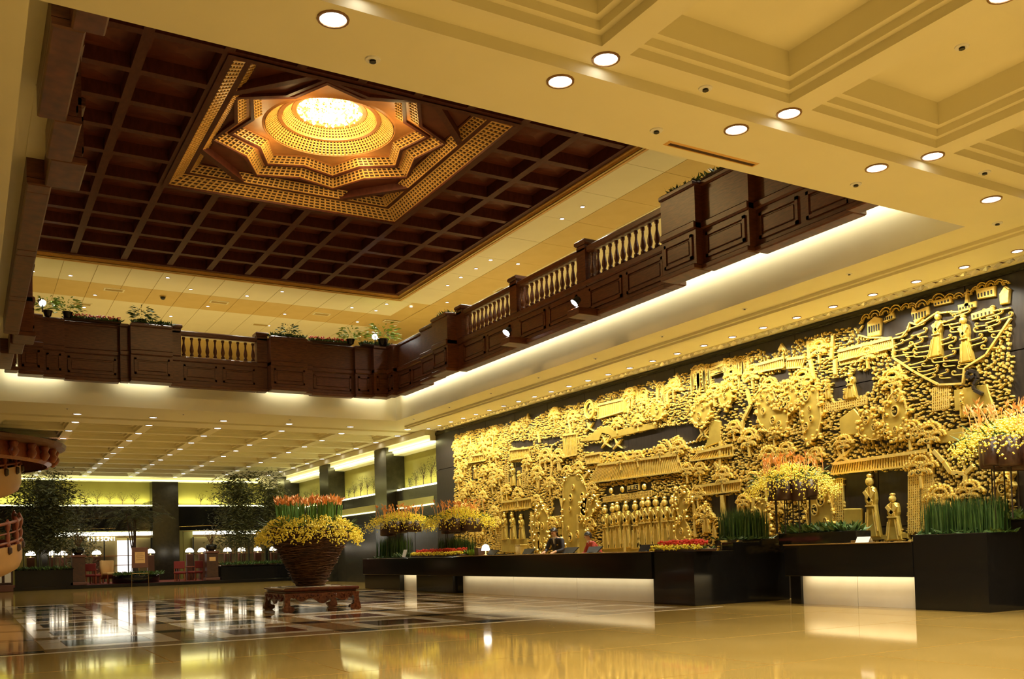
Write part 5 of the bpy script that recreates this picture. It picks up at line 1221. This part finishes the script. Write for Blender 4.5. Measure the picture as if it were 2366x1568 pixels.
for x, y, rz, l in ((5.15, 48.2, 2.6, 'red seated chair left of the tub armchair'), (9.05, 48.0, 2.8, 'red seated chair right of the palm'), (9.85, 48.4, -2.6, 'red seated chair next to the right gate post'), (5.6, 50.4, 0, 'red seated chair farther back near the shop')): chair(x, y, rz, REDS, l)
def table(x, y, label):
    t = thing('lounge_table', label, 'table', (x, y, .16)); MB().bev(-.45, .45, -.35, .35, .66, .72, .015).build('table_top', REDW, t)
    for sx in (-1, 1):
        for sy in (-1, 1): MB().bev(sx * .38 - .025, sx * .38 + .025, sy * .28 - .025, sy * .28 + .025, 0, .66, .006).build('leg', REDW, t)
for x, y, l in ((4.95, 48.9, 'dark wooden lounge table near the left gate post'), (9.5, 48.9, 'dark wooden lounge table near the right gate post')): table(x, y, l)
def tlamp(x, y, z, label, s=1.0):
    t = thing('globe_lamp', label, 'lamp', (x, y, .16), 0, 'white dome lamps in the lounge')
    MB().bev(-.16, .16, -.14, .14, 0, z - .16 - .12, .01).build('lamp_plinth', SIGNB, t); zz = z - .28
    MB().lathe([(.05, zz), (.025, zz + .03), (.025, zz + .10)], n=8).build('lamp_stem', BRASS, t)
    MB().lathe([(.20 * s, zz + .09), (.22 * s, zz + .13), (.17 * s, zz + .24), (.06 * s, zz + .31), (.01, zz + .315)], n=16).build('lamp_shade', DOME, t, True)
DOME = mat('dome_lamp_glass', (1, .97, .9), .4, emit=(1.0, .88, .66), estr=4.5)
for x, y, l in ((2.6, 49.6, 'white dome lamp behind the left bamboo'), (3.6, 50.6, 'white dome lamp behind the left bamboo'), (4.1, 51.2, 'white dome lamp behind the left bamboo'), (4.65, 50.0, 'white dome lamp behind the left bamboo'), (5.55, 50.4, 'white dome lamp above the tub armchair'), (8.1, 50.6, 'white dome lamp right of the easel notice'), (9.9, 50.0, 'white dome lamp left of the right gate post'), (10.6, 50.4, 'white dome lamp just over the right gate post'), (12.0, 50.8, 'white dome lamp behind the right bamboo'), (12.7, 50.6, 'white dome lamp behind the right bamboo'), (13.5, 50.4, 'white dome lamp behind the right bamboo'), (14.3, 50.2, 'white dome lamp behind the right bamboo'), (11.3, 51.4, 'white dome lamp behind the right bamboo')): tlamp(x, y, 1.62, l)

# silhouettes of artificial trees in the lit niches
def niche_tree(loc, h, ax, label, n=260):
    t = thing('niche_tree', label, 'plant', loc)
    mb = MB(); mb.tube([(0, 0, 0), (0, 0, h * .5)], .018, 5, .010)
    for k in range(16):
        a = R.uniform(-1, 1); z0 = R.uniform(.25, .6) * h; e = (a * h * .42, R.uniform(z0 / h + .1, 1.0) * h)
        mb.tube([(0, 0, z0), ((e[0] * .6, .02, (z0 + e[1]) / 2) if ax == 'x' else (.02, e[0] * .6, (z0 + e[1]) / 2)), ((e[0], .0, e[1]) if ax == 'x' else (.0, e[0], e[1]))], .007, 3, .003, cap=False)
    mb.build('branches', TWIGD, t)
    mb = MB()
    for k in range(n):
        a = R.uniform(0, 2 * PI); q = math.sqrt(R.random()); c = q * math.cos(a) * h * .42; z = h * .66 + q * math.sin(a) * h * .36
        mb.leaf((c, R.uniform(-.08, .08), z) if ax == 'x' else (R.uniform(-.08, .08), c, z), (R.uniform(-1, 1), R.uniform(-1, 1), R.uniform(-1, 1)), .055, .018)
    mb.build('twig_leaves', LEAFD, t, stuff=True)
for y, h in ((31.6, 1.0), (32.3, 1.15), (33.0, .95), (33.7, .75), (34.3, .5)): niche_tree((XM + .30, y, 3.72), h, 'y', {1.0: 'little tree at the mural end of the first lit wall niche', 1.15: 'tallest little tree of the first lit wall niche', .95: 'third little tree from the mural in the first lit niche', .75: 'fourth little tree from the mural in the first lit niche', .5: 'smallest little tree of the first lit wall niche'}[h], 160)
for k, (y, h) in enumerate(((37.3, .75), (38.1, .85), (38.9, .95), (39.7, 1.0), (40.5, .8), (41.2, .6))): niche_tree((XM + .30, y, 3.72), h, 'y', ('%s little tree from the mural in the second lit wall niche' % ('first', 'second', 'third', 'fourth', 'fifth', 'sixth')[k]), 160)
for k in range(6): niche_tree((XM + .30, 44.0 + .9 * k, 3.72), .9, 'y', '%s little tree from the mural in the third lit wall niche' % ('first', 'second', 'third', 'fourth', 'fifth', 'sixth')[k], 140)
for k in range(7): niche_tree((4.2 + .62 * k, YB + .3, 4.18), R.uniform(.7, 1.0), 'x', '%s little tree from the left in the rear wall niche by the palm' % ('first', 'second', 'third', 'fourth', 'fifth', 'sixth', 'seventh')[k], 140)
for k in range(6): niche_tree((11.4 + .62 * k, YB + .3, 4.18), R.uniform(.6, .95), 'x', '%s little tree from the left in the rear wall niche behind the vase' % ('first', 'second', 'third', 'fourth', 'fifth', 'sixth')[k], 140)

# ================================================================ GALLERY PLANTS
def gplant(x, y, z, s, label, m=LEAFB, n=150):
    t = thing('gallery_plant', label, 'plant', (x, y, z)); MB().lathe([(.12 * s, 0), (.18 * s, .2 * s), (.2 * s, .22 * s)], n=12).build('pot', BLACK, t, True)
    mb = MB()
    for k in range(n):
        a = R.uniform(0, 2 * PI); e = R.uniform(.1, 1.2); d = Vector((math.cos(a) * math.cos(e), math.sin(a) * math.cos(e), math.sin(e))); L = R.uniform(.2, .6) * s
        mb.leaf(Vector((0, 0, .2 * s)) + d * L, (d.x, d.y, d.z * .3 - .2), .2 * s, .06 * s)
    mb.build('leaves', m, t, stuff=True)
for x, y, z, s, l in ((11.9, 28.55, 8.02, 1.0, 'bright green potted plant beside the far corner flood lamp'), (10.85, 28.75, 8.02, .75, 'bright green potted plant left of the far corner flood lamp'), (2.0, 28.75, 8.02, .7, 'bright plant above the left corner flood lamp'), (2.5, 28.75, 8.02, .75, 'bright green plant right of the left corner flood lamp'), (4.45, 28.75, 8.02, .7, 'dark spiky plant on the far parapet left of the balusters'), (8.8, 28.75, 8.02, .6, 'low dark plant on the far parapet right of the balusters')):
    gplant(x, y, z, s, l, LEAF if 'dark' in l else LEAFB)
def trough(x0, x1, y0, y1, z, label, red=False, n=380):
    t = thing('planting_strip', label, 'plant', ((x0 + x1) / 2, (y0 + y1) / 2, z)); a, b = (x1 - x0) / 2, (y1 - y0) / 2
    MB().bev(-a, a, -b, b, -.02, .03, .005).build('planting_soil', TWIGD, t)
    mb = MB()
    for k in range(n):
        an = R.uniform(0, 2 * PI); mb.leaf((R.uniform(-a, a), R.uniform(-b, b), .03), (math.cos(an), math.sin(an), R.uniform(.3, 1.5)), R.uniform(.06, .18), .045)
    mb.build('leaves', LEAF, t, stuff=True)
    if red:
        mb = MB()
        for k in range(90): mb.octa((R.uniform(-a, a), R.uniform(-b, b), R.uniform(.10, .17)), .03)
        mb.build('red_blooms', REDF, t, stuff=True)
trough(2.4, 3.9, 28.76, 28.96, 8.02, 'strip of red blooms and leaves on the far parapet at left', True)
trough(4.2, 5.3, 28.58, 28.86, 8.02, 'strip of leaves on the far parapet left of the balusters')
trough(8.2, 9.3, 28.58, 28.86, 8.02, 'strip of leaves on the far parapet right of the balusters')
trough(9.5, 10.9, 28.76, 28.96, 8.02, 'strip of red blooms on the far parapet near the corner lamp', True)
trough(11.2, 12.2, 28.55, 28.85, 8.02, 'strip of leaves under the corner flood lamp on the far parapet')
trough(11.98, 12.25, 24.0, 24.7, 8.02, 'tuft of leaves on the mural side parapet before the far corner', False, 160)
trough(11.98, 12.25, 13.3, 14.2, 8.02, 'tuft of bright leaves on the near end of the mural side parapet', False, 200)
trough(12.0, 12.25, 12.1, 13.2, 8.02, 'small leaves at the top of the near bastion of the mural side parapet', False, 120)

# ================================================================ CURVED STAIRCASE AT THE LEFT EDGE
sc_ = thing('curved_staircase', 'curved tan staircase with carved red railings at the left picture edge', 'staircase', (-1.6, 38.5, 0))
def helix(r, a0, a1, z0, z1, n=28): return [(r * math.cos(a0 + (a1 - a0) * i / n), r * math.sin(a0 + (a1 - a0) * i / n), z0 + (z1 - z0) * i / n) for i in range(n + 1)]
def flight(a0, a1, z0, z1, ro, ri, ztop):
    n = 28; O = helix(ro, a0, a1, z0, z1, n); I_ = helix(ri, a0, a1, z0, z1, n)
    belly = [[(x, y, z + 1.0) for x, y, z in O], [(x * 1.0, y, z + .35) for x, y, z in O], [(x * .97, y * .97, z + .08) for x, y, z in O], [(x * .90, y * .90, z - .05) for x, y, z in O]]
    MB().ring(belly, False).build('curved_string', CREAMS, sc_, True)
    MB().ring([[(x * .91, y * .91, z - .02) for x, y, z in O], [(x, y, z + .1) for x, y, z in I_]], False).build('stair_soffit', TWIGD, sc_, True)
    MB().ring([[(x, y, z + 1.0) for x, y, z in O], [(x * .97, y * .97, z + 1.0) for x, y, z in O], [(x * .97, y * .97, z + .6) for x, y, z in O]], False).build('string_cap', REDW, sc_)
    for i in range(0, n, 1):
        x, y, z = O[i]; x2, y2, z2 = I_[i]; xn, yn, zn = O[i + 1]; xm, ym, zm = I_[i + 1]
        MB().add([(x * .96, y * .96, zn + .85), (xn * .96, yn * .96, zn + .85), (xm, ym, zn + .85), (x2, y2, zn + .85), (x * .96, y * .96, z + .85), (x2, y2, z + .85)], [(0, 1, 2, 3), (0, 3, 5, 4)]).build('step', REDC, sc_)
    for k, dz in enumerate((1.12, 1.45, 1.80)):
        MB().tube([(x * .985, y * .985, z + dz) for x, y, z in O], (.05, .03, .06)[k], 6).build('rail', REDW, sc_, True)
    for i in range(0, n + 1, 2):
        x, y, z = O[i]; x *= .985; y *= .985
        MB().lathe([(.09, 0), (.09, .12), (.05, .18), (.085, .32), (.085, .42), (.045, .55), (.09, .68), (.10, .85), (.06, .92), (.02, 1.0)], (x, y, z + .95), 8).build('carved_newel', REDW, sc_, True)
        MB().lathe([(.03, 0), (.10, .06), (.10, .22), (.07, .26)], (x * 1.015, y * 1.015, z + .72), 8).build('pendant_block', POT, sc_)
flight(-PI * .95, PI * .12, 2.1, 4.05, 3.35, 2.0, 0)
flight(-PI * .85, PI * .10, -.35, 1.25, 3.35, 2.0, 0)
MB().lathe([(4.55, 5.28), (4.8, 5.35), (4.85, 5.46), (3.8, 5.5), (3.6, 5.71)], n=40, cap0=True).build('canopy_disc', SIGNB, sc_)
for k in range(15):
    a = -PI * .75 + k * .19; x, y = 4.45 * math.cos(a), 4.45 * math.sin(a)
    MB().lathe([(.10, .55), (.16, .45), (.10, .32), (.17, .20), (.12, .08), (.05, 0)], (x, y, 4.77), 8).build('canopy_bracket', REDW, sc_, True)
MB().lathe([(4.2, 4.70), (4.35, 4.80), (4.3, 5.3)], n=40, cap0=False, cap1=False).build('canopy_frieze', REDW, sc_)
st_l = spot(sc_, (1.6, -5.0, 5.4), 60, WARM, 1.6, .8, .1, (1.8, -1.5, 2.5))
sb = thing('stair_plinth', 'dark plinth with pale panels at the foot of the staircase', 'plinth', (.9, 46.6, 0)); MB().bev(-2.5, .85, -.3, .5, 0, .30, .02).build('plinth_base', SIGNB, sb); MB().bev(-2.5, .85, -.1, .4, .30, .95, .02).build('plinth_body', POT, sb); MB().bev(-2.5, .85, -.2, .5, .95, 1.25, .03).build('plinth_cap', BLACK, sb)
for k in range(3): MB().bev(-.2 + .36 * k, .05 + .36 * k, -.115, -.1, .40, .86, .006).build('plinth_panel', WHITEP, sb)
